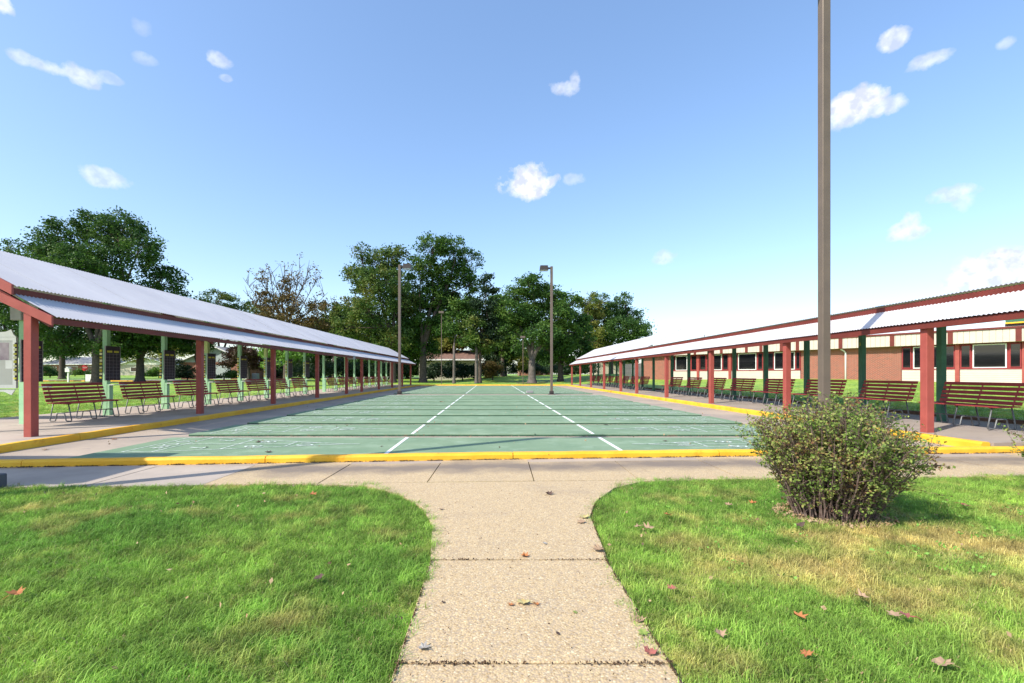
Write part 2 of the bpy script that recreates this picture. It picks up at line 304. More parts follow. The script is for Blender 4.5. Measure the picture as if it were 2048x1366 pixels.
def grassmat(name, blade):
    m, N, L = nodes_of(name); p = N['Principled BSDF']; p.inputs['Roughness'].default_value = .6; p.inputs['Specular IOR Level'].default_value = .3
    pos = N.new('ShaderNodeNewGeometry').outputs['Position']; sx = nn(N, L, 'ShaderNodeSeparateXYZ', {'Vector': pos})
    fl = nn(N, L, 'ShaderNodeCombineXYZ', {'X': sx.outputs['X'], 'Y': sx.outputs['Y']})
    n1 = nn(N, L, 'ShaderNodeTexNoise', {'Vector': fl.outputs[0], 'Scale': 1.5, 'Detail': 5.0, 'Roughness': .62})
    n2 = nn(N, L, 'ShaderNodeTexNoise', {'Vector': fl.outputs[0], 'Scale': .35, 'Detail': 3.0})
    g = nn(N, L, 'ShaderNodeMix', {'Factor': nn(N, L, 'ShaderNodeMapRange', {'Value': n2.outputs['Fac'], 'From Min': .35, 'From Max': .65}).outputs[0], 'A': (.125, .27, .028, 1), 'B': (.27, .41, .052, 1)}, data_type='RGBA')
    # dry patch in front of the bush
    def m2(op, a, b): return nn(N, L, 'ShaderNodeMath', {0: a, 1: b}, operation=op).outputs[0]
    ex = m2('DIVIDE', m2('SUBTRACT', sx.outputs['X'], 3.5), 2.6); ey = m2('DIVIDE', m2('SUBTRACT', sx.outputs['Y'], 3.25), 1.0)
    el = m2('ADD', m2('MULTIPLY', ex, ex), m2('MULTIPLY', ey, ey))
    pd = nn(N, L, 'ShaderNodeMapRange', {'Value': el, 'From Min': 0.0, 'From Max': 1.3, 'To Min': .16, 'To Max': 0.0})
    ff = m2('ADD', n1.outputs['Fac'], pd.outputs[0])
    dry = nn(N, L, 'ShaderNodeMix', {'Factor': nn(N, L, 'ShaderNodeMapRange', {'Value': ff, 'From Min': .52, 'From Max': .74, 'To Max': .9}).outputs[0], 'A': g.outputs['Result'], 'B': (.50, .39, .13, 1)}, data_type='RGBA')
    n5 = nn(N, L, 'ShaderNodeTexNoise', {'Vector': fl.outputs[0], 'Scale': 3.3, 'Detail': 4.0, 'Roughness': .7})
    tone = nn(N, L, 'ShaderNodeHueSaturation', {'Color': dry.outputs['Result'], 'Value': nn(N, L, 'ShaderNodeMapRange', {'Value': n5.outputs['Fac'], 'From Min': .33, 'From Max': .67, 'To Min': .60, 'To Max': 1.45}).outputs[0]})
    out = tone.outputs[0]
    if blade:
        rn = N.new('ShaderNodeObjectInfo').outputs['Random']
        n4 = nn(N, L, 'ShaderNodeTexNoise', {'Vector': pos, 'Scale': 70.0, 'Detail': 1.0})
        r = nn(N, L, 'ShaderNodeMapRange', {'Value': m2('ADD', rn, m2('MULTIPLY', n4.outputs['Fac'], .8)), 'From Min': .2, 'From Max': 1.6, 'To Min': .50, 'To Max': 1.75})
        hsv = nn(N, L, 'ShaderNodeHueSaturation', {'Color': out, 'Value': r.outputs[0], 'Saturation': .95}); out = hsv.outputs[0]
        t = nn(N, L, 'ShaderNodeBsdfTranslucent', {'Color': out}); mxs = nn(N, L, 'ShaderNodeMixShader', {0: .35, 1: p.outputs[0], 2: t.outputs[0]})
        L.new(mxs.outputs[0], N['Material Output'].inputs['Surface'])
    else:
        n4 = nn(N, L, 'ShaderNodeTexNoise', {'Vector': pos, 'Scale': 28.0, 'Detail': 8.0, 'Roughness': .75})
        r = nn(N, L, 'ShaderNodeMapRange', {'Value': n4.outputs['Fac'], 'From Min': .3, 'From Max': .7, 'To Min': .70, 'To Max': 1.35})
        hsv = nn(N, L, 'ShaderNodeHueSaturation', {'Color': out, 'Value': r.outputs[0]}); out = hsv.outputs[0]
        bp = nn(N, L, 'ShaderNodeBump', {'Height': n4.outputs['Fac'], 'Strength': .8, 'Distance': .05}); L.new(bp.outputs[0], p.inputs['Normal'])
    L.new(out, p.inputs['Base Color']); return m
gblade = grassmat('grass_blades', True); gground = grassmat('turf', False)
straw = mat('dry_straw', (.52, .44, .24), .7, col2=(.40, .32, .15), nscale=20, coord='World')

# ------------------------------------------------------------------ ground
def ss(a, b, x):
    t = min(1, max(0, (x - a) / (b - a))); return t * t * (3 - 2 * t)
# near kerb and walk run slightly askew of the courts
def kerb_y(x): return 6.995 + (x - 0.3) * (0.090 if x < .3 else 0.070)
def walk_y(x): return 5.58 + (x - 0.3) * (0.055 if x < .3 else 0.045)
def ground_z(x, y):
    if y < 5.2: return -.06
    z = .10
    if x > 11: z = .22 + .66 * ss(11, 27, x) * (.55 + .45 * ss(25, 40, y))
    if y > 50:
        z += .85 * ss(52, 76, y) * ss(-8, 0, x) * (1 - ss(14, 24, x)) + .012 * (y - 50) * (1 - ss(-12, -2, x))
        z += .60 * math.exp(-((x - 16.5) / 4.5) ** 2 - ((y - 62) / 7) ** 2)
    if y > 95: z -= .004 * (y - 95) * 0
    return z
def ground():
    xs = sorted(set([-400, -250, -160, -120, -90] + list(np.arange(-75, -13, 3.0)) + [-13.0, -12.92, -6, 0, 6, 11.22, 11.3] + list(np.arange(12.5, 45, 1.6)) + [50, 60, 80, 110, 160, 250, 400] + [float(v) for v in np.arange(-12, 11, 2.0)]))
    ys = sorted(set([-60, -20, -4, 0, 5.15, 5.25] + [8, 11, 14, 18, 22, 26, 30, 34, 38, 42, 46, 50.0, 51.05, 51.12, 53] + [float(v) for v in np.arange(55, 100, 2.0)] + [110, 130, 170, 240, 400, 700]))
    v = []; f = []
    for y in ys:
        for x in xs:
            inside = -12.95 < x < 11.25 and 5.2 < y < 51.1
            side = (y < 7.4 and abs(x) < 60 and y > 5.2)
            v.append((x, y, -.06 if (inside or side) else ground_z(x, y)))
    n = len(xs)
    for j in range(len(ys) - 1):
        for i in range(n - 1): f.append((j * n + i, j * n + i + 1, (j + 1) * n + i + 1, (j + 1) * n + i))
    me = bpy.data.meshes.new('ground'); me.from_pydata(v, [], f); me.materials.append(gground); me.update()
    return tag(inst('ground', me), kind='structure', label='mown green lawn round the courts')
ground()

# court paving, lanes, markings
court = empty('court_paving', kind='structure', label='concrete paving between the yellow kerbs with green shuffleboard lanes')
mb = MB(); mb.add([(-8.05, 6.2, 0), (8.3, 7.3, 0), (8.3, 51, 0), (-8.05, 51, 0)], [(0, 1, 2, 3)]); mb.build('concrete_base', gutter, court)
LX0, LX1 = -6.17, 6.30; LW = 1.77; PITCH = 2.28
lanes = [7.28 + PITCH * k for k in range(9)] + [29.45 + PITCH * k for k in range(9)]
def text_mesh(t, size):
    cu = bpy.data.curves.new('t', 'FONT'); cu.body = t; cu.size = size; cu.align_x = 'CENTER'; cu.align_y = 'CENTER'
    o = bpy.data.objects.new('t', cu); me = bpy.data.meshes.new_from_object(o)
    vs = [tuple(v.co) for v in me.vertices]; fs = [tuple(p.vertices) for p in me.polygons]
    bpy.data.objects.remove(o); bpy.data.curves.remove(cu); bpy.data.meshes.remove(me); return vs, fs
TXT = {k: text_mesh(k, .42) for k in ('10', '8', '7')}; TXT['OFF'] = text_mesh('10 OFF', .34)
def seg(mb, a, b, w, z=.0045, mi=0):
    a = Vector((*a, 0)); b = Vector((*b, 0)); d = (b - a).normalized(); n = Vector((-d.y, d.x, 0)) * w / 2
    mb.add([(*(a - n).xy, z), (*(b - n).xy, z), (*(b + n).xy, z), (*(a + n).xy, z)], [(0, 1, 2, 3)], mi)
def score_mesh():                                                 # origin at the base line, u grows towards the middle of the court
    mb = MB(); w = .028; h = LW / 2 - .05; tip = 3.2
    def hw(u): return h * (1 - (u - .457) / (tip - .457))
    seg(mb, (0, -h), (0, h), w); seg(mb, (.457, -h), (.457, h), w)
    for s in (-1, 1):
        seg(mb, (0, s * h), (.457, s * h), w, .005); seg(mb, (.457, s * h), (tip, s * .01), w, .0055)
    seg(mb, (1.371, -hw(1.371)), (1.371, hw(1.371)), w); seg(mb, (2.285, -hw(2.285)), (2.285, hw(2.285)), w)
    seg(mb, (.457, 0), (2.285, 0), w, .006); seg(mb, (tip, 0), (tip + .28, 0), w, .0062)
    for t, u, v, ro in (('OFF', .23, 0, -90), ('7', .9, .42, -90), ('7', .9, -.42, -90), ('8', 1.75, .26, -90), ('8', 1.75, -.26, -90), ('10', 2.55, 0, -90)):
        vs, fs = TXT[t]; c, s_ = cos(R(ro)), sin(R(ro))
        mb.add([(u + x * c - y * s_, v + x * s_ + y * c, .0075) for x, y, z in vs], fs)
    return mb.mesh('marking', lineworn)
sm = score_mesh()
bl = MB()
def lane_mesh(y0, poly=None):
    mb = MB(); b = .012
    P = poly or [(LX0, 0), (LX1, 0), (LX1, LW), (LX0, LW)]
    mb.prism(P, 0, .05 - b, 1)
    cx = sum(p[0] for p in P) / 4; cy = sum(p[1] for p in P) / 4
    n = len(P); I = [(x + (b if x < cx else -b), y + (b if y < cy else -b)) for x, y in P]
    mb.add([(x, y, .05 - b) for x, y in P] + [(x, y, .05) for x, y in I], [(0, 1, 5, 4), (1, 2, 6, 5), (2, 3, 7, 6), (3, 0, 4, 7), (4, 5, 6, 7)], 0)
    return mb.mesh('lane', [lanem, lanedge])
std = lane_mesh(0)
dl = MB(); dl.box(-1.655, -1.595, .02, LW - .02, 0.0, .0045); dl.box(2.03, 2.09, .02, LW - .02, 0, .0045); dlm = dl.mesh('dead_line', linem)
for i, y in enumerate(lanes):
    if i == 0:
        me = lane_mesh(0, [(LX0, kerb_y(LX0) + .15 - y), (LX1, kerb_y(LX1) + .15 - y), (LX1, LW), (LX0, LW)])
    else: me = std
    ln = inst('lane', me, court, (0, y, 0))
    if i == 0:
        d0 = MB(); d0.box(-1.655, -1.595, kerb_y(-1.6) + .16 - y, LW - .02, 0, .0045); d0.box(2.03, 2.09, kerb_y(2.05) + .16 - y, LW - .02, 0, .0045)
        inst('dead_line', d0.mesh('dead_line', linem), ln, (0, 0, .05))
    else: inst('dead_line', dlm, ln, (0, 0, .05))
    inst('marking', sm, ln, (LX0 + .39, LW / 2, .05))
    inst('marking', sm, ln, (LX1 - .39, LW / 2, .05), (0, 0, pi))

# kerbs
def kerb(name, pts, w, z0, z1, side, label):                      # pts: list of (x, y) along the outer line; side: offset vector sign
    e = empty(name, kind='structure', label=label)
    for a, b in zip(pts[:-1], pts[1:]):
        a = Vector(a); b = Vector(b); d = (b - a); Ln = d.length; d.normalize(); n = Vector((-d.y, d.x)) * side
        mb = MB(); K = max(2, int(Ln / .35)); prof = [(0, z0), (0.004, z1 - .03), (.025, z1), (w - .02, z1 + .002), (w, z1 - .02), (w, z0)]
        rings = []
        for k in range(K + 1):
            t = (k / K) * (Ln - .012); j = random.uniform(-.004, .004); jz = random.uniform(-.004, .004)
            rings.append([(*(a + d * t + n * (u + j)), z + (jz if z > z0 else 0)) for u, z in prof])
        m = len(prof); vs = [v for r in rings for v in r]; fs = []
        for k in range(K):
            for q in range(m - 1):
                f = (k * m + q, (k + 1) * m + q, (k + 1) * m + q + 1, k * m + q + 1); fs.append(f if side < 0 else f[::-1])
        fs += [tuple(range(m)), tuple(range(K * m, K * m + m))[::-1]]
        mb.add(vs, fs); mb.build('kerbstone', yellow, e)
    return e
xs = [-12.0, -9.4, -6.4, -3.22, .32, 3.5, 6.6, 9.2, 12.5]
kerb('near_kerb', [(x, kerb_y(x)) for x in xs], .13, -.04, .094, 1, 'yellow painted kerb across the near end of the courts')
kerb('left_kerb', [(-7.88, y) for y in [6.5] + [9 + 3 * k for k in range(14)] + [51]], .15, -.04, .125, 1, 'yellow painted kerb along the left shelter')
kerb('right_kerb', [(8.12, y) for y in [7.8] + [10 + 3 * k for k in range(13)] + [51]], .15, -.04, .135, -1, 'yellow painted kerb along the right shelter')
kerb('far_kerb', [(x, 50.9) for x in (-8, -4, 0, 4, 8.3)], .15, -.04, .12, 1, 'yellow painted kerb across the far end of the courts')

# shelter floors as slabs
floorl = mat('pale_shelter_concrete', (.44, .37, .315), .85, col2=(.35, .295, .25), nscale=.7, spots=[((.25, .215, .19), 2.0, .58, .74)], bump=.2, bscale=80, coord='World')
def floor(name, x0, x1, z0, z1, ya, yb, label):
    e = empty(name, kind='structure', label=label)
    y = ya; k = 0
    while y < yb - .1:
        y2 = min(yb, y + 2.28)
        for (a, b) in ((x0, x0 + (x1 - x0) * .52), (x0 + (x1 - x0) * .52 , x1)):
            za = z0 + (z1 - z0) * (a - x0) / (x1 - x0); zb = z0 + (z1 - z0) * (b - x0) / (x1 - x0); g = .006
            mb = MB(); A = [(a + g, y + g), (b - g, y + g), (b - g, y2 - g), (a + g, y2 - g)]
            zz = [za, zb, zb, za]; j = random.uniform(-.002, .002)
            mb.add([(p[0], p[1], -.05) for p in A] + [(p[0], p[1], q + j) for p, q in zip(A, zz)], [(3, 2, 1, 0), (4, 5, 6, 7), (0, 1, 5, 4), (1, 2, 6, 5), (2, 3, 7, 6), (3, 0, 4, 7)])
            mb.build('slab', floorl if x0 < 0 else floorm, e)
        y = y2
floor('left_walk', -12.92, -8.04, .115, .118, 6.6, 51, 'concrete floor of the left shelter')
floor('right_walk', 8.28, 11.22, .13, .20, 7.75, 51, 'concrete floor of the right shelter')
mb = MB(); mb.bev(11.22, 11.30, 6.0, 51, 0, .29, .012); mb.build('timber_edging', bedge, label='low brown timber edging behind the right row of benches', cat='edging')

# near walk and path
e = empty('sidewalk', kind='structure', label='exposed aggregate concrete walk along the near kerb')
jx = [-13.5, -12.2, -10.95, -9.7, -8.45, -7.2, -5.9, -4.62, -3.32, -2.02, -.76, .50, 1.77, 3.03, 4.3, 5.55, 6.8, 8.1, 9.4, 10.7, 12.0]
walkplain = mat('plain_walk_concrete', (.42, .355, .295), .85, col2=(.33, .28, .235), nscale=1.2, spots=[((.29, .255, .23), 3, .6, .75)], bump=.2, bscale=110, coord='World')
for a, b in zip(jx[:-1], jx[1:]):
    sk = .22
    g = .007
    P = [(a + g, walk_y(a)), (b - g, walk_y(b)), (b - g + .03, kerb_y(b) - .01), (a + g + .03, kerb_y(a) - .01)]
    j = random.uniform(-.003, .002)
    mb = MB(); mb.prism(P, -.08, .0 + j); mb.build('slab', walkplain if b < -3.2 else agg, e)
e = empty('path', kind='structure', label='exposed aggregate concrete path leading to the courts')
flare = [(-.42, 3.22), (.79, 3.22), (.84, 3.75), (.875, 4.2), (1.02, 4.66), (1.36, 5.24), (1.80, 5.57), (2.6, 5.66), (-2.2, 5.44), (-1.45, 5.36), (-.99, 5.0), (-.66, 4.47), (-.50, 3.95), (-.46, 3.55)]
flare_top = [(x, y + (.3 if y > 5.3 else 0)) for x, y in flare]
mb = MB(); mb.prism([(x, min(y, walk_y(x) - .012)) for x, y in flare], -.08, .001); mb.build('slab', agg, e)
for y1, y0 in ((3.208, 2.072), (2.06, .85), (.838, -.4), (-.412, -1.65)):
    mb = MB(); mb.bev(-.42, .79, y0, y1, -.08, .002 + random.uniform(-.002, .002), .006); mb.build('slab', agg, e)
# soil under the path edges
def in_poly(x, y, P):
    c = False; j = len(P) - 1
    for i in range(len(P)):
        if (P[i][1] > y) != (P[j][1] > y) and x < (P[j][0] - P[i][0]) * (y - P[i][1]) / (P[j][1] - P[i][1]) + P[i][0]: c = not c
        j = i
    return c
def on_path(x, y, m=.0):
    if y > walk_y(x) - .0: return True
    if y < 3.22: return -.42 + m < x < .79 - m
    return in_poly(x, y, flare_top)

# ------------------------------------------------------------------ grass (stuff)
def tuft_mesh(name, n, h, spread, lean, w, mats, seed, straw_frac=.03, dirn=(.7, .2)):
    r = random.Random(seed); mb = MB()
    for i in range(n):
        x = r.uniform(-spread, spread); y = r.uniform(-spread, spread); H = h * r.uniform(.45, 1.15); a = r.uniform(0, 2 * pi)
        lx = cos(a) * lean * r.random() + dirn[0] * lean * .5; ly = sin(a) * lean * r.random() + dirn[1] * lean * .5
        fx, fy = cos(a + 1.3) * w / 2, sin(a + 1.3) * w / 2; mi = 1 if r.random() < straw_frac else 0
        if mi: lx *= 2.2; ly = ly * 2 + r.uniform(-1, 1); H *= .55
        p = [(x - fx, y - fy, -.01), (x + fx, y + fy, -.01), (x + lx * .35 * H - fx * .8, y + ly * .35 * H - fy * .8, H * .55), (x + lx * .35 * H + fx * .8, y + ly * .35 * H + fy * .8, H * .55), (x + lx * H, y + ly * H, H * (1 - .25 * abs(lean)))]
        mb.add(p, [(0, 1, 3, 2), (2, 3, 4)], mi)
    return mb.mesh(name, mats)
tufts = [tuft_mesh('grass_tuft', 20, .052, .035, 1.0, .0032, [gblade, straw], 1), tuft_mesh('grass_tuft', 14, .085, .03, 1.2, .0030, [gblade, straw], 2, .10),
         tuft_mesh('grass_tuft', 22, .036, .045, 1.0, .0034, [gblade, straw], 3, .07)]
def grass_nodes(name, specs):                                     # specs: (source object, density factor, seed, smin, smax)
    ng = bpy.data.node_groups.new(name, 'GeometryNodeTree'); ng.is_modifier = True
    ng.interface.new_socket('Geometry', in_out='INPUT', socket_type='NodeSocketGeometry'); ng.interface.new_socket('Geometry', in_out='OUTPUT', socket_type='NodeSocketGeometry')
    N, L = ng.nodes, ng.links; gi = N.new('NodeGroupInput'); go = N.new('NodeGroupOutput'); jn = N.new('GeometryNodeJoinGeometry')
    L.new(gi.outputs[0], jn.inputs[0])
    for src, den, seed, s0, s1 in specs:
        at = N.new('GeometryNodeInputNamedAttribute'); at.data_type = 'FLOAT'; at.inputs['Name'].default_value = 'dens'
        ml = N.new('ShaderNodeMath'); ml.operation = 'MULTIPLY'; L.new(at.outputs['Attribute'], ml.inputs[0]); ml.inputs[1].default_value = den
        dp = N.new('GeometryNodeDistributePointsOnFaces'); L.new(gi.outputs[0], dp.inputs['Mesh']); L.new(ml.outputs[0], dp.inputs['Density']); dp.inputs['Seed'].default_value = seed
        oi = N.new('GeometryNodeObjectInfo'); oi.inputs['Object'].default_value = src; oi.inputs['As Instance'].default_value = True
        ip = N.new('GeometryNodeInstanceOnPoints'); L.new(dp.outputs['Points'], ip.inputs['Points']); L.new(oi.outputs['Geometry'], ip.inputs['Instance'])
        rv = N.new('FunctionNodeRandomValue'); rv.data_type = 'FLOAT_VECTOR'; rv.inputs[0].default_value = (-.12, -.12, -1.1); rv.inputs[1].default_value = (.12, .12, 1.1); rv.inputs['Seed'].default_value = seed
        L.new(rv.outputs[0], ip.inputs['Rotation'])
        rs = N.new('FunctionNodeRandomValue'); rs.data_type = 'FLOAT'; rs.inputs[2].default_value = s0; rs.inputs[3].default_value = s1; rs.inputs['Seed'].default_value = seed + 5
        L.new(rs.outputs[1], ip.inputs['Scale']); L.new(ip.outputs[0], jn.inputs[0])
    L.new(jn.outputs[0], go.inputs[0]); return ng
def lawn(name, x0, x1, y0, y1, step, zf, df, specs, label):
    xs = np.arange(x0, x1 + 1e-6, step); ys = np.arange(y0, y1 + 1e-6, step)
    v = [(x, y, zf(x, y)) for y in ys for x in xs]; n = len(xs)
    f = [(j * n + i, j * n + i + 1, (j + 1) * n + i + 1, (j + 1) * n + i) for j in range(len(ys) - 1) for i in range(n - 1)]
    me = bpy.data.meshes.new(name); me.from_pydata(v, [], f); me.materials.append(gground)
    a = me.attributes.new('dens', 'FLOAT', 'POINT'); a.data.foreach_set('value', [df(x, y) for x, y, z in v]); me.update()
    o = inst(name, me); tag(o, label=label, cat='grass', kind='stuff')
    md = o.modifiers.new('grass', 'NODES'); md.node_group = grass_nodes(name, specs); return o
srcs = []
for k, t in enumerate(tufts):
    s_ = inst('grass_tuft', t, None, (1.0 + .3 * k, .9, 0)); tag(s_, label='small tuft of lawn grass beside the path', cat='grass', kind='stuff'); srcs.append(s_)
def gz(x, y): return -.022 + .012 * sin(x * 2.1 + y) * cos(y * 1.7 - x * .6)
BX, BY = 3.08, 4.25
def gd(x, y):
    if abs(x) > (y + .5) * 1.2 + .3 and x < 0: return 0
    if x > (y + .5) * 1.25 + .3: return 0
    if on_path(x + .022 * sin(y * 27) + .014 * sin(y * 61), y, .01): return 0
    d = 1.0
    if math.hypot(x - BX, (y - BY) * 1.2) < .42: return .12
    n = sin(x * 3.1 + 1.3 * y) * sin(y * 4.3 - x) + sin(x * 7.7) * sin(y * 6.1 + 2) * .5
    d *= .8 + .28 * n
    if x > 0: d *= 1 - .45 * math.exp(-((x - 3.5) / 2.0) ** 2 - ((y - 3.25) / .7) ** 2)
    return max(.15, d) * (1.25 if y < 3 else 1.0 if y < 4.2 else .8)
lawn('front_lawn', -7.5, 8.6, 1.35, 6.15, .07, gz, gd, [(srcs[0], 700, 1, .6, 1.25), (srcs[1], 170, 2, .6, 1.25), (srcs[2], 800, 3, .7, 1.2), (srcs[1], 14, 12, 1.05, 1.5)], 'lush green grass either side of the near path')
lawn('left_lawn', -36, -12.9, 9, 30, .7, lambda x, y: ground_z(x, y) + .004, lambda x, y: 0 if abs(x) > y * 1.1 + 1 else max(0, 1 - (y - 9) / 22), [(srcs[2], 75, 6, 1.0, 1.7), (srcs[0], 30, 8, .7, 1.1)], 'mown grass behind the left shelter')
lawn('right_lawn', 11.32, 30, 8, 32, .6, lambda x, y: ground_z(x, y) + .004, lambda x, y: 0 if abs(x) > y * 1.2 + 1 else max(0, 1 - (y - 8) / 25), [(srcs[2], 75, 7, 1.0, 1.7), (srcs[0], 30, 9, .7, 1.1)], 'sloping grass bank behind the right shelter')

# ------------------------------------------------------------------ shelters
def sheet_mesh(width, waves, u0, z0, u1, z1, t=.012):             # corrugated sheet: waves along y, from (u0,z0) to (u1,z1) in the xz plane
    mb = MB(); n = waves * 6; vs = []; d = Vector((u1 - u0, z1 - z0)).normalized(); nx, nz_ = -d.y, d.x
    if nz_ < 0: nx, nz_ = -nx, -nz_
    for i in range(n + 1):
        y = width * i / n; a = t * (1 + cos(2 * pi * i / 6)) * .9
        vs += [(u0 + nx * a, y, z0 + nz_ * a), (u1 + nx * a, y, z1 + nz_ * a)]
    fs = [(2 * i, 2 * i + 1, 2 * i + 3, 2 * i + 2) for i in range(n)]
    mb.add(vs, fs); me = mb.mesh('roof_sheet', roofm, True); return me
WID = .80
def shelter(s, E, U, RD, zo, post_x, gx, Y0, Y1, ry, gy, upper0, name, label, gm, ztop_g):
    # E eave |x|, U upper fascia |x|, RD ridge |x|; profile heights follow the near end of the left shelter
    zE, zU0, zU, zR = 2.325 + zo, 2.74 + zo, 2.90 + zo, 2.90 + zo + (RD - U) * .527
    e = empty(name, (0, 0, 0), label=label, cat='shelter')
    S = Matrix.Scale(s, 4, (1, 0, 0)) if s < 0 else Matrix.Identity(4)
    def B(x0, x1, y0, y1, z0, z1): return (min(s * x0, s * x1), max(s * x0, s * x1), y0, y1, z0, z1)
    # roof sheets, and the added shade deck of the right shelter
    low = sheet_mesh(WID, 10, s * (U + .06), zU0 + .02, s * (E - .03), zE - .015)
    upm = sheet_mesh(WID, 10, s * RD, zR, s * (U - .04), zU - .02)
    bk = sheet_mesh(WID, 10, s * RD, zR, s * (RD + 1.7), zR - .527 * 1.7)
    flat = sheet_mesh(WID, 10, s * (U - .04), zU - .02, s * (U + 3.0), zU + .22)  # added deck, right side only: pitched low to stay hidden and cast shade
    y = Y0
    while y < Y1 - .2:
        inst('roof_sheet', low, e, (0, y, random.uniform(-.002, .003)))
        if y >= upper0 - .3:
            inst('roof_sheet', upm, e, (0, y, random.uniform(-.002, .004))); inst('roof_sheet', bk if s < 0 else flat, e, (0, y, random.uniform(-.002, .003)))
        else: inst('roof_sheet', flat, e, (0, y, 0))
        y += WID
    Y1 = y; up0 = max(Y0, upper0)
    # beams, in lengths that sag slightly
    def beam(nm, x0, x1, z0, z1, ya, yb, m, wav=.012):
        mb = MB(); K = int((yb - ya) / 2.3) + 1; vs = []; fs = []
        for k in range(K + 1):
            yy = ya + (yb - ya) * k / K; dz = random.uniform(-wav, wav) if 0 < k < K else 0
            vs += [(s * x0, yy, z0 + dz), (s * x1, yy, z0 + dz), (s * x1, yy, z1 + dz * .4), (s * x0, yy, z1 + dz * .4)]
        for k in range(K):
            for q in range(4): fs.append((4 * k + q, 4 * k + (q + 1) % 4, 4 * k + 4 + (q + 1) % 4, 4 * k + 4 + q))
        fs += [(3, 2, 1, 0), (4 * K, 4 * K + 1, 4 * K + 2, 4 * K + 3)]
        if s > 0: fs = [f[::-1] for f in fs]
        mb.add(vs, fs); mb.build(nm, m, e)
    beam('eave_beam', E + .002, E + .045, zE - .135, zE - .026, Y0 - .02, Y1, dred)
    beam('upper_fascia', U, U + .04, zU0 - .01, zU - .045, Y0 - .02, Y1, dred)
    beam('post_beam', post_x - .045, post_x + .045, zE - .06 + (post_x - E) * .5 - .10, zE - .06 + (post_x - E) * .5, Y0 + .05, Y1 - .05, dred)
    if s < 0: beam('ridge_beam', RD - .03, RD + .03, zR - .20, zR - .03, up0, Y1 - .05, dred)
    # rake boards at both ends and rafters over each red post
    def sloped(nm, x0, z0, x1, z1, y0, y1, dep, m):
        mb = MB(); P = [(x0, z0), (x1, z1), (x1, z1 - dep), (x0, z0 - dep)]
        vs = [(s * x, y0, z) for x, z in P] + [(s * x, y1, z) for x, z in P]
        fs = [(0, 1, 2, 3), (7, 6, 5, 4)] + [(i, i + 4, (i + 1) % 4 + 4, (i + 1) % 4) for i in range(4)]
        if s < 0: fs = [f[::-1] for f in fs]
        mb.add(vs, fs); return mb.build(nm, m, e)
    for yy in (Y0 - .065, Y1 + .02):
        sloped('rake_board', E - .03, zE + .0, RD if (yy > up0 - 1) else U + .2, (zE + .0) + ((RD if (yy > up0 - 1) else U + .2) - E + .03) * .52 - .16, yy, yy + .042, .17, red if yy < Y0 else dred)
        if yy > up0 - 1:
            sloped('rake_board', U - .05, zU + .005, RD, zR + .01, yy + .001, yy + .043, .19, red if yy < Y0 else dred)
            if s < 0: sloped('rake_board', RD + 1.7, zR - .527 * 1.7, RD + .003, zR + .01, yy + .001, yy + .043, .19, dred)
    for yy in ry:
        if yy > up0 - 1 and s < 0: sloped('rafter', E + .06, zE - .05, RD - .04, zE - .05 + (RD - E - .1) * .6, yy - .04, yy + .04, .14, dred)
    # posts
    pm = MB(); pm.bev(-.075, .075, -.075, .075, .10, zE - .16 + (post_x - E) * .5, .008); pme = pm.mesh('red_post', red)
    for yy in ry: inst('red_post', pme, e, (s * post_x, yy, 0), (0, 0, random.uniform(-.01, .01)))
    gt = MB(); gt.bev(-.065, .065, -.065, .065, .10, ztop_g, .008); gt_m = gt.mesh('green_post', gm)
    gl = MB(); gl.bev(-.035, .035, -.0645, .0645, .10, .98, .006); gl_m = gl.mesh('post_backing', gm)
    for k, yy in enumerate(gy):
        o = inst('green_post', gt_m, e, (s * gx, yy, 0))
        if s < 0:
            inst('post_backing', gl_m, o, (.1015, 0, 0))
            if k in (4, 6):
                q = MB(); q.box(-.0665, .0665, -.0665, .0665, 2.06, 2.9); q.build('repainted_band', ygreen, o)
    # small steel bracket plates at post feet
    return e
RY = [8.65, 13.65, 18.22, 22.8, 27.4, 30.6, 35.2, 39.9, 44.4, 49.0]
GY = [8.8] + [10.9 + 2.33 * k for k in range(8)] + [30.3 + 2.25 * k for k in range(9)]
left = shelter(-1, 8.05, 8.80, 10.85, 0, 8.48, 10.85, 8.62, 49.4, RY, GY, 0, 'left_shelter', 'long open shelter at the left with white corrugated roof and red posts', pgreen, 3.80)
RY2 = [9.15, 13.5, 18.15, 22.8, 27.5, 30.9, 35.5, 40.2, 45.1, 49.8]
GY2 = [8.6] + [10.9 + 2.33 * k for k in range(8)] + [30.3 + 2.25 * k for k in range(9)]
right = shelter(1, 8.32, 9.05, 11.0, -.045, 8.47, 10.42, 6.4, 50.0, RY2, GY2, 27.3, 'right_shelter', 'long open shelter at the right with white corrugated roof and dark green rear posts', dgreen, 2.78)
# junction boxes on the left shelter
mb = MB(); mb.bev(-8.36, -8.02, 27.2, 27.6, 2.12, 2.34, .01); mb.build('junction_box', galv, label='small grey box on the left shelter eave above the fifth red post', cat='junction box')
mb = MB(); mb.bev(-10.98, -10.72, 10.70, 10.80, 2.50, 2.80, .01); mb.build('junction_box', galv, label='grey electrical box high on the nearest green post of the left shelter', cat='junction box')
# painted number on the third right post
vs, fs = text_mesh('3', .13)
mb = MB(); M = Matrix.Translation((10.353, GY2[2], 2.1)) @ Matrix.Rotation(-pi / 2, 4, 'Z') @ Matrix.Rotation(pi / 2, 4, 'X')
mb.add([M @ Vector(v) for v in vs], fs); o = mb.build('number', ylw, right)

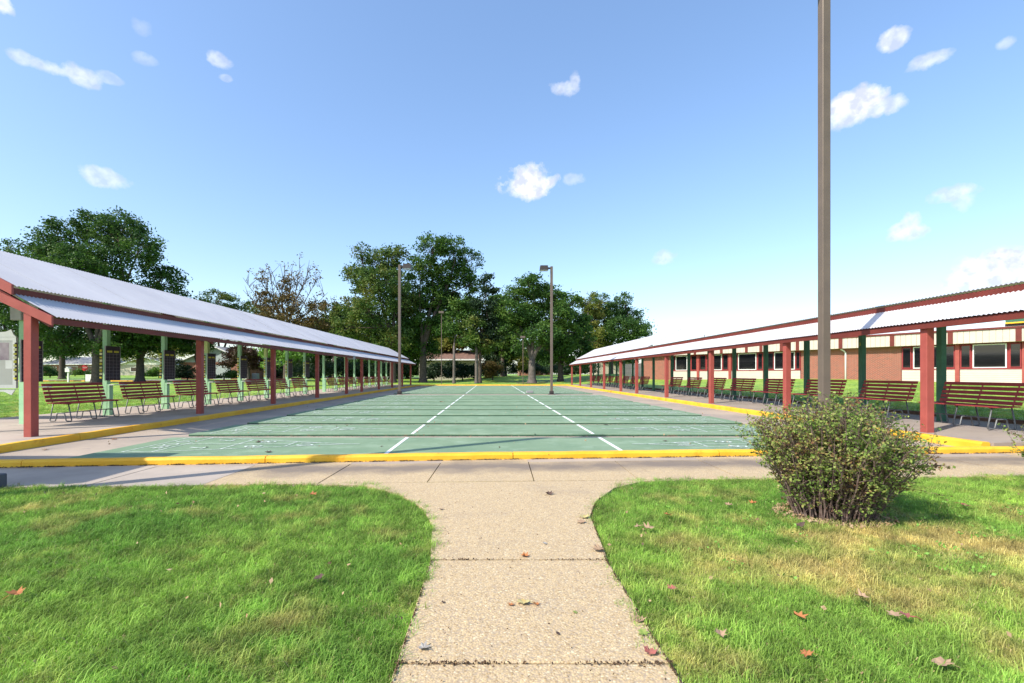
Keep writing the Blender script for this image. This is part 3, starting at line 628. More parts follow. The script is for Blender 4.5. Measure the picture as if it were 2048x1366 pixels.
# ------------------------------------------------------------------ benches
def bench_proto():
    t = empty('bench')
    sl = MB().bev(-.011, .011, -.85, .85, -.034, .034, .004).mesh('slat', maroon)
    st = MB().bev(-.052, .052, -.85, .85, -.012, .012, .004).mesh('slat', maroon)
    for k in range(5):
        z = .49 + .093 * k; inst('slat', sl, t, (-.232 - .026 * k, 0, z + .02), (0, -.27, 0))
    for k in range(4): inst('slat', st, t, (-.155 + .118 * k, 0, .452 - .004 * k))
    fr = MB().tube([(-.19, 0, .435), (-.275, 0, .03), (-.262, 0, .012), (-.15, 0, .012), (-.135, 0, .03), (-.098, 0, .185), (-.085, 0, .198), (.075, 0, .198), (.09, 0, .185), (.125, 0, .03), (.14, 0, .012), (.25, 0, .012), (.265, 0, .03), (.18, 0, .435)], .0135, 6).mesh('leg_frame', steel, True)
    up = MB(); up.tube([(-.19, 0, .435), (-.215, 0, .46), (-.350, 0, .90)], .016, 4); up.tube([(-.20, 0, .437), (.235, 0, .427)], .014, 4); upm = up.mesh('back_bracket', maroon)
    for y in (-.70, 0, .70):
        f = inst('leg_frame', fr, t, (0, y, 0)); inst('back_bracket', upm, t, (0, y, 0))
    MB().tube([(-.005, -.70, .205), (-.005, .70, .205)], .011, 6).build('brace', steel, t, True)
    return t
ordn = ['nearest', 'second', 'third', 'fourth', 'fifth', 'sixth', 'seventh', 'eighth', 'ninth', 'tenth', 'eleventh', 'twelfth', 'thirteenth', 'fourteenth', 'fifteenth', 'sixteenth', 'seventeenth']
proto = bench_proto(); first = True
for side in (-1, 1):
    gy = GY if side < 0 else GY2
    if side < 0: ys = [(a + b) / 2 for a, b in zip(gy[1:-1], gy[2:])]
    else: ys = [(a + b) / 2 for a, b in zip(gy[:-1], gy[1:])]
    ys = [y for y in ys if not 28 < y < 30]
    for i, y in enumerate(ys):
        o = proto if first else copy_tree(proto); first = False
        o.location = (side * (10.42 if side < 0 else 9.95), y + (0 if side < 0 else .12) + random.uniform(-.04, .04), .118 if side < 0 else .185)
        o.rotation_euler = (0, 0 if side < 0 else R(-0.6), random.uniform(-.04, .04) + (0 if side < 0 else pi))
        tag(o, 'maroon slatted bench, %s from the near end of the %s shelter row' % (ordn[i], 'left' if side < 0 else 'right'), 'bench', 'benches in the %s shelter' % ('left' if side < 0 else 'right'))

# ------------------------------------------------------------------ scoreboards
def board_proto():
    t = empty('scoreboard')                                       # centred on the post, face towards +x
    MB().bev(-.012, .012, -.25, .25, 1.09, 2.05, .003).build('panel', board, t)
    g = MB()
    for k in range(1, 9): g.box(.0125, .014, -.24, .24, 1.09 + .092 * k - .002, 1.09 + .092 * k + .002)
    for y in (-.125, 0, .125): g.box(.0145, .016, y - .002, y + .002, 1.10, 1.86)
    g.build('grid_line', grid, t)
    fr = MB(); fr.box(-.014, .016, -.262, -.2502, 1.085, 2.055); fr.box(-.014, .016, .2502, .262, 1.085, 2.055); fr.build('frame', galv, t)
    for y in (-.20, .03): MB().box(.0125, .0145, y, y + .17, 1.87, 1.925).build('heading', ylw, t)
    r = random.Random(3)
    st = MB(); st.box(-.10, -.055, -.29, -.27, 1.12, 1.98); sp = st.build('peg_strip', board, t)
    for k in range(9):
        z = 1.15 + k * .092; MB().box(-.115, -.05, -.305, -.291, z, z + (.06 if k % 3 else .045)).build('peg', pyl if k % 2 else ylw, sp)
    MB().bev(-.02, .16, -.10, .34, .955, .975, .004).build('shelf', white, t)
    return t
proto = board_proto()
for i, y in enumerate(GY[1:9]):
    o = proto if i == 0 else copy_tree(proto)
    o.location = (-10.85 + .155, y + .02, 0)
    tag(o, 'black gridded scoreboard on a green post, %s from the near end of the left shelter' % ordn[i], 'scoreboard', 'scoreboards on the left shelter posts')
# narrow shelves on the far left posts
for i, y in enumerate(GY[9:]):
    o = MB().bev(-.08, .12, -.10, .34, 0, .02, .004).build('shelf', white, label='small white shelf on the %s green post beyond the wide gap of the left shelter' % ordn[i].replace('nearest', 'first'), cat='shelf', group='small shelves on the far posts')
    o.location = (-10.72, y, .955)

# ------------------------------------------------------------------ lamp posts
def lamp(x, y, h, w, dirx, label, base=True, sz=1.0):
    t = empty('lamp_post', (x, y, 0), label=label, cat='lamp post', group='tall lamp posts round the courts')
    MB().bev(-w / 2, w / 2, -w / 2, w / 2, .02, h, .008).build('pole', lampm, t)
    if base:
        b = MB(); b.bev(-.2, .2, -.2, .2, -.03, .05, .01); b.bev(-.13, .13, -.13, .13, .0505, .22, .02); b.build('base', lampd, t)
    a = MB(); a.box(*sorted((dirx * w / 2, dirx * (w / 2 + .14))), -.04, .04, h - .16, h - .06); a.build('arm', lampd, t)
    hd = MB(); x0 = dirx * (w / 2 + .14); x1 = dirx * (w / 2 + .14 + .52 * sz)
    a_, b_ = sorted((x0, x1)); vs = []
    for (xx, zt, zb) in ((a_, h + .03, h - .24), (b_, h + .03, h - .24)): pass
    P = [(a_, -.2, h - .24), (b_, -.2, h - .24), (b_, .2, h - .24), (a_, .2, h - .24), (a_ + .03, -.17, h + .04), (b_ - .03, -.17, h + .04), (b_ - .03, .17, h + .04), (a_ + .03, .17, h + .04)]
    hd.add(P, [(3, 2, 1, 0), (4, 5, 6, 7), (0, 1, 5, 4), (1, 2, 6, 5), (2, 3, 7, 6), (3, 0, 4, 7)]); ho = hd.build('lamp_head', lampd, t)
    MB().box(a_ + .03, b_ - .03, -.17, .17, h - .268, h - .2405).build('lens', lens, ho)
    return t
lamp(-5.74, 29.2, 8.05, .15, 1, 'tall bronze lamp post in the court gap before the left shelter')
lamp(3.70, 29.2, 7.95, .15, -1, 'tall bronze lamp post in the court gap with its lamp turned left')
lamp(6.60, 9.34, 9.3, .155, -1, 'large taupe lamp post behind the round bush, its top beyond the picture')
lamp(-5.95, 4.45, 8.1, .15, 1, 'bronze lamp post at the near left, seen only by its shadow', True)
def thin_pole(px, Y, h, label):
    x = (px - VX) / F * Y; t = empty('floodlight_pole', (x, Y, ground_z(x, Y)), label=label, cat='pole')
    MB().tube([(0, 0, 0), (0, 0, h)], .04, 6).build('pole', lampm, t); hb = MB(); hb.bev(-.3, .26, -.15, .15, h, h + .24, .03); hb.build('floodlight', lampm, t)
thin_pole(883, 52.3, 7.9, 'thin grey floodlight pole beyond the far kerb before the dark shrubs'); thin_pole(1046, 53, 5.2, 'thin grey pole beside the forked tree')
# junction cover on the walkway near the right lamp
o = MB().bev(-.22, .22, -.1, .1, 0, .16, .02).build('utility_box', galv, label='small grey utility box on the court beside the right lamp post', cat='utility box'); o.location = (2.40, 29.9, .05)

# ------------------------------------------------------------------ notice cabinet, block
cabm = mat('weathered_white_paint', (.46, .48, .47), .6, col2=(.38, .40, .39), nscale=3)
t = empty('notice_cabinet', (-13.18, 11.6, -.23), label='white glazed notice cabinet with scrolled top at the left edge', cat='notice board')
for x in (-.85, .2): MB().bev(x - .05, x + .05, .0, .1, -.05, .80, .008).build('leg', cabm, t)
t.scale = (1.4, .35, 1.4)
MB().bev(-1.05, 1.03, .0, .14, .82, 1.72, .01).build('cabinet', cabm, t)
MB().box(-.98, .97, -.008, -.001, .88, 1.66).build('pane', glass2, t)
fr = MB()
for b_ in ((-1.05, -.98, -.03, -.002, .82, 1.72), (.97, 1.03, -.03, -.002, .82, 1.72), (-.98, .97, -.03, -.002, .82, .88), (-.98, .97, -.03, -.002, 1.66, 1.72)): fr.box(*b_)
fr.build('frame', cabm, t)
MB().box(-.95, .90, -.0145, -.0095, 1.318, 1.625).build('poster', mat('dark_poster', (.13, .10, .13), .5, col2=(.30, .27, .29), nscale=2.5), t)
MB().box(.84, .962, -.0140, -.0095, 1.165, 1.312).build('notice', cabm, t)
P = [(-1.04, 1.724), (1.02, 1.724), (.97, 1.77), (.93, 1.86), (.84, 1.82), (.6, 1.80), (.3, 1.86), (.12, 2.0), (-.12, 2.0), (-.3, 1.86), (-.6, 1.80), (-.84, 1.82), (-.93, 1.86), (-.97, 1.79)]
mb = MB(); Mx = Matrix.Rotation(pi / 2, 4, 'X'); mb.prism(P, -.12, -.02, M=Mx); mb.build('pediment', cabm, t)
P = [(-1.0, .80), (-.93, .70), (-.80, .76), (.80, .76), (.93, .70), (1.0, .80)]
mb = MB(); mb.prism(P, -.10, -.04, M=Mx); mb.build('apron', cabm, t)
o = MB().bev(-.45, .14, -.1, .12, -.02, .15, .01).build('stone_block', mat('grey_block', (.10, .10, .11), .8), label='dark grey block at the left end of the near sidewalk', cat='block'); o.location = (-5.62, 5.20, 0)

t = empty('entry_canopy', (-9.3, 4.45, 0), label='flat entry canopy just beyond the left edge, seen only by its shadow', cat='canopy')
MB().bev(-1.7, 1.65, -.85, .95, 2.95, 3.12, .01).build('roof', white, t)
for x in (-1.5, 1.45):
    for y in (-.7, .8): MB().bev(x - .06, x + .06, y - .06, y + .06, 0, 2.948, .008).build('post', white, t)
# ------------------------------------------------------------------ clubhouse on the right
A = Vector((17.7, 55)); Dr = Vector((.502, -.865))
bld = empty('clubhouse', (A.x, A.y, 0), math.atan2(Dr.y, Dr.x), label='long low brick clubhouse with cream siding and dark windows behind the right shelter', cat='building')
def S_(px): k = (px - VX) / F; return (A.y * k - A.x) / (.502 + .865 * k)
def bx(nm, x0, x1, y0, y1, z0, z1, m, parent=None, b=0):
    mb = MB(); mb.bev(x0, x1, y0, y1, z0, z1, b) if b else mb.box(x0, x1, y0, y1, z0, z1); return mb.build(nm, m, parent or bld)
s0, s1, s2, s3, s4 = 0, S_(1343), S_(1602), S_(1803), 44
bx('brick_wall', s0, s1, 0, .3, -.3, 3.27, brick); bx('brick_wall', s2, s3, 0, .3, -.3, 3.27, brick)
bx('end_wall', -.01, .3, .301, 14, -.3, 3.27, brick)
def siding(x0, x1, z0, z1):
    mb = MB(); z = z0
    while z < z1 - .02:
        h = min(.115, z1 - z); vs = [(x0, -.045, z), (x1, -.045, z), (x1, -.02, z + h), (x0, -.02, z + h), (x0, .0, z), (x1, .0, z)]
        mb.add(vs, [(0, 1, 2, 3), (4, 5, 1, 0)]); z += h
    mb.add([(x0, -.019, z0), (x1, -.019, z0), (x1, -.019, z1), (x0, -.019, z1)], [(0, 1, 2, 3)])
    return mb.build('siding', cream, bld, kind='stuff')
def window(x0, x1, z0, z1, fm, fw):
    f = MB()
    for b_ in ((x0, x0 + fw, -.06, .02, z0, z1), (x1 - fw, x1, -.06, .02, z0, z1), (x0 + fw, x1 - fw, -.06, .02, z0, z0 + fw), (x0 + fw, x1 - fw, -.06, .02, z1 - fw, z1)): f.box(*b_)
    o = f.build('window', fm, bld); MB().box(x0 + fw, x1 - fw, -.02, -.01, z0 + fw, z1 - fw).build('pane', glass, o)
ZB, ZT = 1.66, 3.20
def bays(segs):
    for kind, a, b in segs:
        a, b = S_(a), S_(b)
        if kind == 'w': window(a, b, ZB, ZT, white, .06)
        elif kind == 'n': window(a, b, ZB + .02, ZT - .02, maroon, .045)
        elif kind == 'p': bx('pier', a, b, -.10, .02, -.3, 3.26, red)
for a, b in ((s1, s2), (s3, s4)):
    bx('wall_core', a + .01, b - .01, .03, .3, -.3, 3.27, maroon); bx('sill', a, b, -.07, .029, 1.585, 1.65, maroon)
bays([('n', 1343, 1351), ('w', 1352, 1375), ('n', 1383, 1394), ('p', 1394.5, 1399), ('n', 1400, 1412), ('w', 1421, 1444), ('n', 1446, 1457), ('p', 1458, 1463), ('n', 1464, 1476), ('w', 1477, 1513), ('n', 1516, 1526), ('p', 1527, 1532), ('n', 1533, 1548), ('w', 1549, 1590), ('n', 1592, 1601),
      ('n', 1805, 1823), ('w', 1827, 1885), ('n', 1890, 1910), ('p', 1911, 1920), ('n', 1921.5, 1942), ('w', 1946, 2014), ('n', 2020, 2043), ('p', 2045, 2054), ('n', 2056, 2078), ('w', 2084, 2165), ('n', 2175, 2205), ('p', 2208, 2220)])
for a, b in ((1343, 1394), (1399.5, 1457.5), (1463.5, 1526.5), (1532.5, 1601), (1804.5, 1910.5), (1920.5, 2044.5), (2055, 2206)): siding(S_(a), S_(b), -.2, 1.58)
# band above with grooved boards
mb = MB(); x = s0 - .4
while x < s4: mb.box(x + .008, x + .292, -.55, -.50, 3.28, 4.08); x += .3
mb.box(s0 - .4, s4, -.50, -.40, 3.281, 4.079); mb.build('band_board', cream, bld, kind='stuff')
bx('soffit', s0 - .4, s4, -.399, .3, 3.275, 3.30, cream)
for px in (1352, 1397, 1450, 1500, 1529, 1570, 1602, 1688, 1791, 1907, 2043, 2190): bx('batten', S_(px) - .13, S_(px) + .13, -.59, -.551, 3.275, 4.09, dred)
bx('fascia', s0 - .45, s4, -.62, -.40, 4.091, 4.21, dred)
mb = MB(); mb.add([(s0 - .45, -.60, 4.215), (s4, -.60, 4.215), (s4, 9, 5.15), (s0 - .45, 9, 5.15), (s4, 18, 4.2), (s0 - .45, 18, 4.2)], [(0, 1, 2, 3), (3, 2, 4, 5)]); mb.build('roof', mat('white_membrane_roof', (.76, .76, .76), .6), bld)
sd = S_(1692); MB().tube([(sd - .25, -.3, 3.25), (sd - .1, -.1, 3.1), (sd, -.06, 2.95), (sd, -.06, .3)], .06, 6).build('downspout', white, bld, True)
bx('awning', S_(2016), S_(2016) + 3, -.5, .4, 4.48, 4.90, dgreen); bx('awning_trim', S_(2016) - .02, S_(2016) + 3, -.52, .39, 4.40, 4.478, yellow); bx('awning_recess', S_(2013), S_(2016) + 3, -.3, .38, 4.25, 4.398, lampd)
bx('vent_pipe', 1.9, 2.0, 8.4, 8.5, 4.9, 6.1, galv)

# fence by the clubhouse
t = empty('wood_fence', (0, 0, 0), label='weathered grey board fence beside the clubhouse end wall', cat='fence')
fx0, fx1, fy = 15.55, 17.6, 54.6
pl = MB().bev(-.068, .068, -.011, .011, 0, 1.95, .004).mesh('plank', wood)
k = 0; x = fx0
while x < fx1: inst('plank', pl, t, (x, fy + .1 * (x - fx0), ground_z(x, fy) - .1 + random.uniform(-.03, .03)), (0, 0, .1)); x += .15
mb = MB(); mb.box(fx0, fx1, fy + .02, fy + .06, 1.0, 1.1, M=None); mb.build('rail', wood, t)

# ------------------------------------------------------------------ houses
def house(name_label, px0, px1, Y, zt, zr, depth, wall_m, roof_m, gable=True, base=None, gm=None, wins=()):
    x0, x1 = (px0 - VX) / F * Y, (px1 - VX) / F * Y; b = ground_z((x0 + x1) / 2, Y) if base is None else base; w = x1 - x0
    t = empty('house', (x0, Y, b), label=name_label, cat='house')
    MB().box(0, w, 0, depth, -.5, zt).build('wall', wall_m, t)
    o = .6
    if gable:
        mb = MB(); mb.add([(0, 0, zt + .001), (w, 0, zt + .001), (w / 2, 0, zr - .15)], [(0, 1, 2)]); mb.add([(0, depth, zt + .001), (w, depth, zt + .001), (w / 2, depth, zr - .15)], [(2, 1, 0)]); mb.build('gable', gm or white, t)
        r = MB(); k = (zr - zt) / (w / 2)
        for s in (0, 1):
            e0 = -o if s == 0 else w + o; P = [(e0, zt - o * k), (w / 2, zr), (w / 2, zr + .18), (e0, zt - o * k + .18)]
            vs = [(x, -o, z) for x, z in P] + [(x, depth + o, z) for x, z in P]; r.add(vs, [(0, 1, 2, 3), (7, 6, 5, 4)] + [(i, i + 4, (i + 1) % 4 + 4, (i + 1) % 4) for i in range(4)])
        ro = r.build('roof', roof_m, t)
        for s in (0, 1):
            e0 = -o if s == 0 else w + o; P = [(e0, zt - o * k), (w / 2, zr), (w / 2, zr + .2), (e0, zt - o * k + .2)]; q = MB()
            vs = [(x, -o - .04, z) for x, z in P] + [(x, -o - .003, z) for x, z in P]; q.add(vs, [(0, 1, 2, 3), (7, 6, 5, 4)] + [(i, i + 4, (i + 1) % 4 + 4, (i + 1) % 4) for i in range(4)]); q.build('barge_board', white, ro)
    else:
        r = MB(); vs = [(-o, -o, zt), (w + o, -o, zt), (w + o, depth + o, zt), (-o, depth + o, zt), (w * .12, depth / 2, zr), (w * .88, depth / 2, zr)]
        r.add(vs, [(3, 2, 1, 0), (0, 1, 5, 4), (2, 3, 4, 5), (1, 2, 5), (3, 0, 4)]); r.build('roof', roof_m, t)
        MB().box(-o, w + o, -o - .03, -o - .002, zt - .18, zt + .02).build('gutter', white, t)
    for (a, c, z0, z1, kind) in wins:
        a, c = a * w, c * w
        if kind == 'g': MB().box(a, c, -.03, -.002, z0, z1).build('garage_door', gsid, t); continue
        if kind == 'b': MB().box(a, c, -.03, -.002, z0, z1).build('brick_panel', brick, t); continue
        f = MB()
        for b_ in ((a, a + .1, -.06, -.001, z0, z1), (c - .1, c, -.06, -.001, z0, z1), (a + .1, c - .1, -.06, -.001, z0, z0 + .1), (a + .1, c - .1, -.06, -.001, z1 - .1, z1)): f.box(*b_)
        fo = f.build('window' if kind == 'w' else 'door', white, t); MB().box(a + .1, c - .1, -.03, -.002, z0 + .1, z1 - .1).build('pane', glass, fo)
    return t
house('brick house with a grey gable and a grey garage door seen behind the left shelter', 362, 500, 76, 2.75, 5.2, 12, brick, gshing, True, gm=gsid, wins=[(.47, .72, 0, 2.35, 'g'), (.88, .95, 0, 2.1, 'd')])
house('low house with a pale grey hipped roof beyond the road at the left', 80, 230, 125, 2.9, 5.0, 12, brick, gshing, False, wins=[(.1, .22, .9, 2.2, 'w'), (.3, .5, 0, 2.4, 'w'), (.62, .85, .8, 2.4, 'w')])
house('small house with grey roof behind the second big left tree', 240, 345, 118, 2.7, 4.4, 12, tanw, gshing, True, wins=[(.2, .4, .9, 2.1, 'w')])
house('tan house under a brown shingle roof behind the far court end', 838, 960, 74, 3.3, 5.0, 11, tanw, shing, False, wins=[(.05, .2, 0.9, 2.1, 'w')])
house('pale house with white gable glimpsed behind the forked tree', 1040, 1100, 100, 2.7, 4.3, 10, brick, white, True, wins=[(.3, .55, .7, 2.2, 'w')])
house('cream house behind the mound left of the clubhouse', 1196, 1262, 96, 4.2, 5.8, 10, tanw, gshing, True, wins=[(.2, .45, 2.4, 3.6, 'w')])
# road, drive kerbs on the left
mb = MB(); mb.add([(-150, 64, .30), (-44, 66, .325), (-44, 72, .40), (-150, 70, .38)], [(0, 1, 2, 3)]); mb.build('road', mat('pale_road', (.30, .29, .29), .9, coord='World'), kind='structure', label='pale road beyond the left lawn')
mb = MB(); mb.bev(-120, -44, 63.6, 63.85, .1, .40, .03); mb.build('road_kerb', yellow, kind='structure', label='yellow kerb of the road at the left')
# mailbox, stop sign, bins
x, y, z = W(137, 767, 60); z = ground_z(x, y)
t = empty('mailbox', (x, y, z), label='white mailbox on a white post beside the road', cat='mailbox'); MB().bev(-.09, .09, -.09, .09, 0, 1.3, .01).build('post', white, t)
mb = MB(); mb.bev(-.3, .3, -.2, .2, 1.301, 1.72, .02); mb.prism([(-.33, 1.722), (.33, 1.722), (0, 1.95)], -.22, .22, M=Matrix.Rotation(pi / 2, 4, 'X')); mb.build('box', white, t)
x, y, z = W(170, 767, 61); z = ground_z(x, y)
t = empty('stop_sign', (x, y, z), label='red octagonal stop sign on a thin post by the road', cat='sign'); MB().tube([(0, 0, 0), (0, 0, 2.0)], .04, 6).build('post', dgreen, t)
P = [(.42 * cos(R(22.5 + 45 * k)), 1.85 + .42 * sin(R(22.5 + 45 * k))) for k in range(8)]
so = MB().prism(P, .05, .08, M=Matrix.Rotation(pi / 2, 4, 'X')).build('sign_face', stopr, t)
vs, fs = text_mesh('STOP', .26); mb = MB(); mb.add([(v[0], -.083, 1.85 + v[1]) for v in vs], fs); mb.build('lettering', white, so)
for k, px in enumerate((176, 182)):
    x, y, z = W(px, 765, 63); o = MB().bev(-.22, .22, -.2, .2, 0, .95, .03).build('bin', white, label='pale bin at the roadside, %s of two behind the tree trunk' % ('left' if k == 0 else 'right'), cat='bin'); o.location = (x, y, ground_z(x, y))
# AC unit by the garage
x, y, z = W(511, 758, 72); o = MB().bev(-.4, .4, -.4, .4, 0, 1.0, .03).build('air_conditioner', galv, label='grey air conditioning unit standing by the brick house', cat='air conditioner'); o.location = (x, y, ground_z(x, y))

# ------------------------------------------------------------------ trees
def leaves_mesh(name, cen, size, m, r, flat=.35):
    n = len(cen); cen = np.asarray(cen, dtype=np.float64)
    a = r.normal(size=(n, 3)); a[:, 2] *= .7; a /= np.linalg.norm(a, axis=1)[:, None]
    b = r.normal(size=(n, 3)); b -= a * (a * b).sum(1)[:, None]; b /= np.linalg.norm(b, axis=1)[:, None]
    nn_ = np.cross(a, b); s = size * r.uniform(.6, 1.3, (n, 1))
    v = np.empty((n, 4, 3)); v[:, 0] = cen - a * s * .6; v[:, 1] = cen + b * s * .38 + nn_ * s * .1; v[:, 2] = cen + a * s * .6; v[:, 3] = cen - b * s * .38 + nn_ * s * .1
    me = bpy.data.meshes.new(name); me.vertices.add(4 * n); me.vertices.foreach_set('co', v.ravel())
    me.loops.add(4 * n); me.loops.foreach_set('vertex_index', np.arange(4 * n, dtype=np.int32))
    me.polygons.add(n); me.polygons.foreach_set('loop_start', np.arange(0, 4 * n, 4, dtype=np.int32))
    me.materials.append(m); me.update(calc_edges=True); me.validate(); return me
def tree(label, px, Y, tr, fork, blobs, leafm, n, size=.26, bk=None, cl=1.0, seed=1, bare=(), lean=0, kindname='tree', cat='tree', yspread=1.0, group=None):
    r = np.random.default_rng(seed); bx_ = (px - VX) / F * Y; gz_ = ground_z(bx_, Y); bk = bk or bark
    t = empty(kindname, (bx_, Y, gz_), label=label, cat=cat, group=group)
    B0 = Vector((0, 0, 0)); mb = MB(); base = Vector((bx_, Y, gz_))
    Fk = Vector((lean, 0, fork))
    mb.tube([(0, 0, -.2), (0, 0, .12), (lean * .1, 0, .6), (lean * .5, .05, fork * .55), Fk], [tr * 1.7, tr * 1.3, tr * 1.02, tr * .92, tr * .8], 10)
    pts = []
    cs = sorted(((b[0] - VX) / F * Y - bx_, EYE + (HY - b[1]) / F * Y - gz_) for b in blobs)
    kp = 1 if len(cs) < 4 else 2 if len(cs) < 7 else 3
    prim = []
    for q in range(kp):
        g_ = cs[q * len(cs) // kp:(q + 1) * len(cs) // kp]; mx_ = sum(c[0] for c in g_) / len(g_); mz_ = sum(c[1] for c in g_) / len(g_)
        top = Vector((Fk.x + (mx_ - Fk.x) * .72, r.uniform(-1, 1) * .8, max(Fk.z + .8, Fk.z + (mz_ - Fk.z) * .95)))
        md = Fk.lerp(top, .5) + Vector((0, 0, -.08 * abs(top.x - Fk.x))) + Vector(((top.x - Fk.x) * -.10, 0, 0))
        mb.tube([Fk - Vector((0, 0, .35)), Fk.lerp(md, .5) + Vector((0, 0, .1)), md, md.lerp(top, .5), top], [tr * .62, tr * .56, tr * .46, tr * .34, tr * .2], 7, cap=False)
        prim.append((md, top))
    vol = sum(b[2] * b[2] * b[3] for b in blobs)
    for (qx, qy, rx, rz) in blobs:
        C = Vector(W(qx, qy, Y)) - base; RX, RZ = rx / F * Y, rz / F * Y; C.y += r.uniform(-1, 1) * RX * .7 * yspread
        pm_ = min(prim, key=lambda p: abs(p[1].x - C.x)); u_ = min(1, max(0, (C.z - 1.5 - pm_[0].z) / max(.5, pm_[1].z - pm_[0].z))) * .85; st = pm_[0].lerp(pm_[1], u_)
        mid = st.lerp(C, .45) + Vector((r.uniform(-.6, .6), r.uniform(-.6, .6), abs(C.z - st.z) * .12))
        lr = tr * .30
        mb.tube([st, mid, C], [lr, lr * .55, lr * .25], 6, cap=False)
        nc = max(6, int(cl * 9 * (RX * RX * RZ) ** .62))
        u = r.normal(size=(nc, 3)); u /= np.linalg.norm(u, axis=1)[:, None]; rad = r.uniform(.25, 1.0, nc) ** .45
        cc = np.array(C) + u * rad[:, None] * np.array([RX, RX, RZ])
        for c in cc[: min(nc, 34)]:
            c = Vector(c); q = C.lerp(c, .5) + Vector(r.uniform(-.25, .25, 3)); s_ = mid.lerp(C, r.uniform(.3, 1))
            mb.tube([s_, q, c], [lr * .22, lr * .13, .012], 3, cap=False)
        m = max(8, int(n * (rx * rx * rz) / vol)); per = np.maximum(3, r.normal(m / nc, m / nc * .4, nc)).astype(int)
        for c, k in zip(cc, per):
            sg = r.uniform(.32, .62) * (.55 + .1 * min(RX, 5)); sg3 = np.array([sg, sg, sg * .62])
            pts.append(c + r.normal(size=(k, 3)) * sg3)
    for (qx, qy) in bare:
        C = Vector(W(qx, qy, Y)) - base; C.y += r.uniform(-2, 2); st = Fk + Vector((0, 0, r.uniform(0, 1.5))); mid = st.lerp(C, .5) + Vector((r.uniform(-.5, .5), 0, .3 - abs(C.x) * .12))
        mb.tube([st, mid, C], [tr * .33, tr * .16, .02], 4, cap=False)
        for k in range(9):
            s_ = mid.lerp(C, r.uniform(0, .95)); d = Vector((r.uniform(-1, 1), r.uniform(-1, 1), r.uniform(.7, 2.0))); e_ = s_ + d * r.uniform(.5, 1.3)
            mb.tube([s_, s_.lerp(e_, .5) + Vector((r.uniform(-.12, .12), 0, 0)), e_], [.045, .03, .012], 3, cap=False)
            if r.random() < .5: pts.append(np.array(e_) + r.normal(size=(12, 3)) * .25)
    mb.build('trunk', bk, t, True)
    P = np.concatenate(pts); P = P[P[:, 2] > .3]
    inst('crown', leaves_mesh('crown', P, size, leafm, r), t)
    return t
T = tree
T('huge dark green oak towering over the left shelter roof', 193, 57, .52, 4.2, [(90, 470, 46, 38), (180, 450, 50, 34), (240, 465, 44, 44), (292, 505, 40, 38), (130, 535, 66, 42), (220, 550, 66, 46), (312, 565, 42, 38), (165, 620, 80, 42), (270, 635, 66, 42), (90, 620, 55, 45), (345, 605, 34, 26), (120, 685, 60, 26), (205, 690, 56, 24)], lf_oak, 80000, .25, seed=1, cl=1.9)
T('dark tree cut by the left edge of the picture', 20, 64, .4, 4, [(10, 492, 26, 16), (0, 520, 36, 24), (-30, 560, 50, 50), (25, 600, 45, 35), (0, 660, 60, 40), (60, 690, 50, 30)], lf_oak, 16000, .26, seed=2)
T('tree trunk between the notice cabinet and the mailbox, dark crown joined to the oak', 124, 78, .45, 5.5, [(110, 650, 50, 40), (160, 680, 50, 28), (70, 700, 40, 20)], lf_oak, 10000, .3, seed=3)
T('broad dark tree with a flaring trunk, second from the left shelter end', 280, 62, .5, 3.2, [(330, 645, 46, 34), (270, 660, 55, 28), (385, 625, 34, 26), (240, 690, 40, 22), (320, 690, 44, 18)], lf_oak, 20000, .24, seed=4, cl=1.3)
T('small leaning tree in front of the grey gabled house', 404, 66, .3, 3.5, [(385, 660, 36, 26), (430, 640, 40, 22), (400, 690, 36, 16), (470, 660, 36, 20)], lf_oak, 12000, .24, seed=5, lean=-.9)
T('low tree with browning top above the middle of the left roof', 440, 82, .35, 3, [(440, 602, 36, 18), (480, 622, 40, 20), (410, 630, 30, 18), (450, 655, 50, 24), (520, 650, 36, 22)], lf_mix, 15000, .28, seed=6)
T('maroon-leaved tree before the brick house', 497, 55, .2, 2.0, [(482, 712, 26, 18), (505, 700, 28, 16), (460, 725, 20, 12), (525, 725, 22, 14)], lf_red, 9000, .2, seed=7)
T('bright green young maple behind the left shelter', 541, 46, .14, 2.0, [(540, 705, 22, 14), (560, 690, 24, 14), (530, 728, 18, 10), (575, 715, 20, 14), (600, 700, 22, 16)], lf_lgt, 6000, .19, seed=8)
T('half bare tree with thin upright branches above the left roof', 572, 60, .34, 5.5, [(530, 600, 26, 20), (560, 612, 30, 26), (590, 605, 28, 24), (640, 618, 26, 20), (570, 650, 60, 22), (625, 655, 36, 20), (520, 560, 12, 20), (562, 566, 15, 26)], lf_brn, 10500, .22, bark, seed=9, cl=1.2,
  bare=[(498, 560), (512, 540), (528, 530), (548, 545), (562, 528), (585, 540), (598, 528), (612, 540), (628, 535), (642, 545), (486, 580), (655, 585), (668, 600), (500, 600), (575, 560)])
T('tall tree with turning leaves left of the left lamp post', 786, 58, .4, 4.6, [(726, 505, 22, 18), (758, 520, 34, 26), (790, 515, 28, 22), (722, 556, 38, 28), (770, 570, 44, 34), (702, 610, 32, 24), (755, 620, 44, 30), (800, 610, 36, 34), (735, 664, 44, 24), (790, 680, 40, 26), (690, 655, 28, 18)], lf_mix, 30000, .23, seed=10, cl=1.5)
T('tallest central tree with forked trunk right of the left lamp post', 846, 60, .48, 4.4, [(868, 500, 34, 24), (905, 494, 26, 18), (935, 518, 28, 26), (845, 540, 34, 30), (900, 545, 46, 30), (945, 565, 20, 22), (860, 590, 48, 34), (920, 600, 38, 30), (840, 645, 46, 34), (895, 650, 36, 26), (835, 700, 42, 26)], lf_mid, 36000, .23, seed=11, cl=1.5)
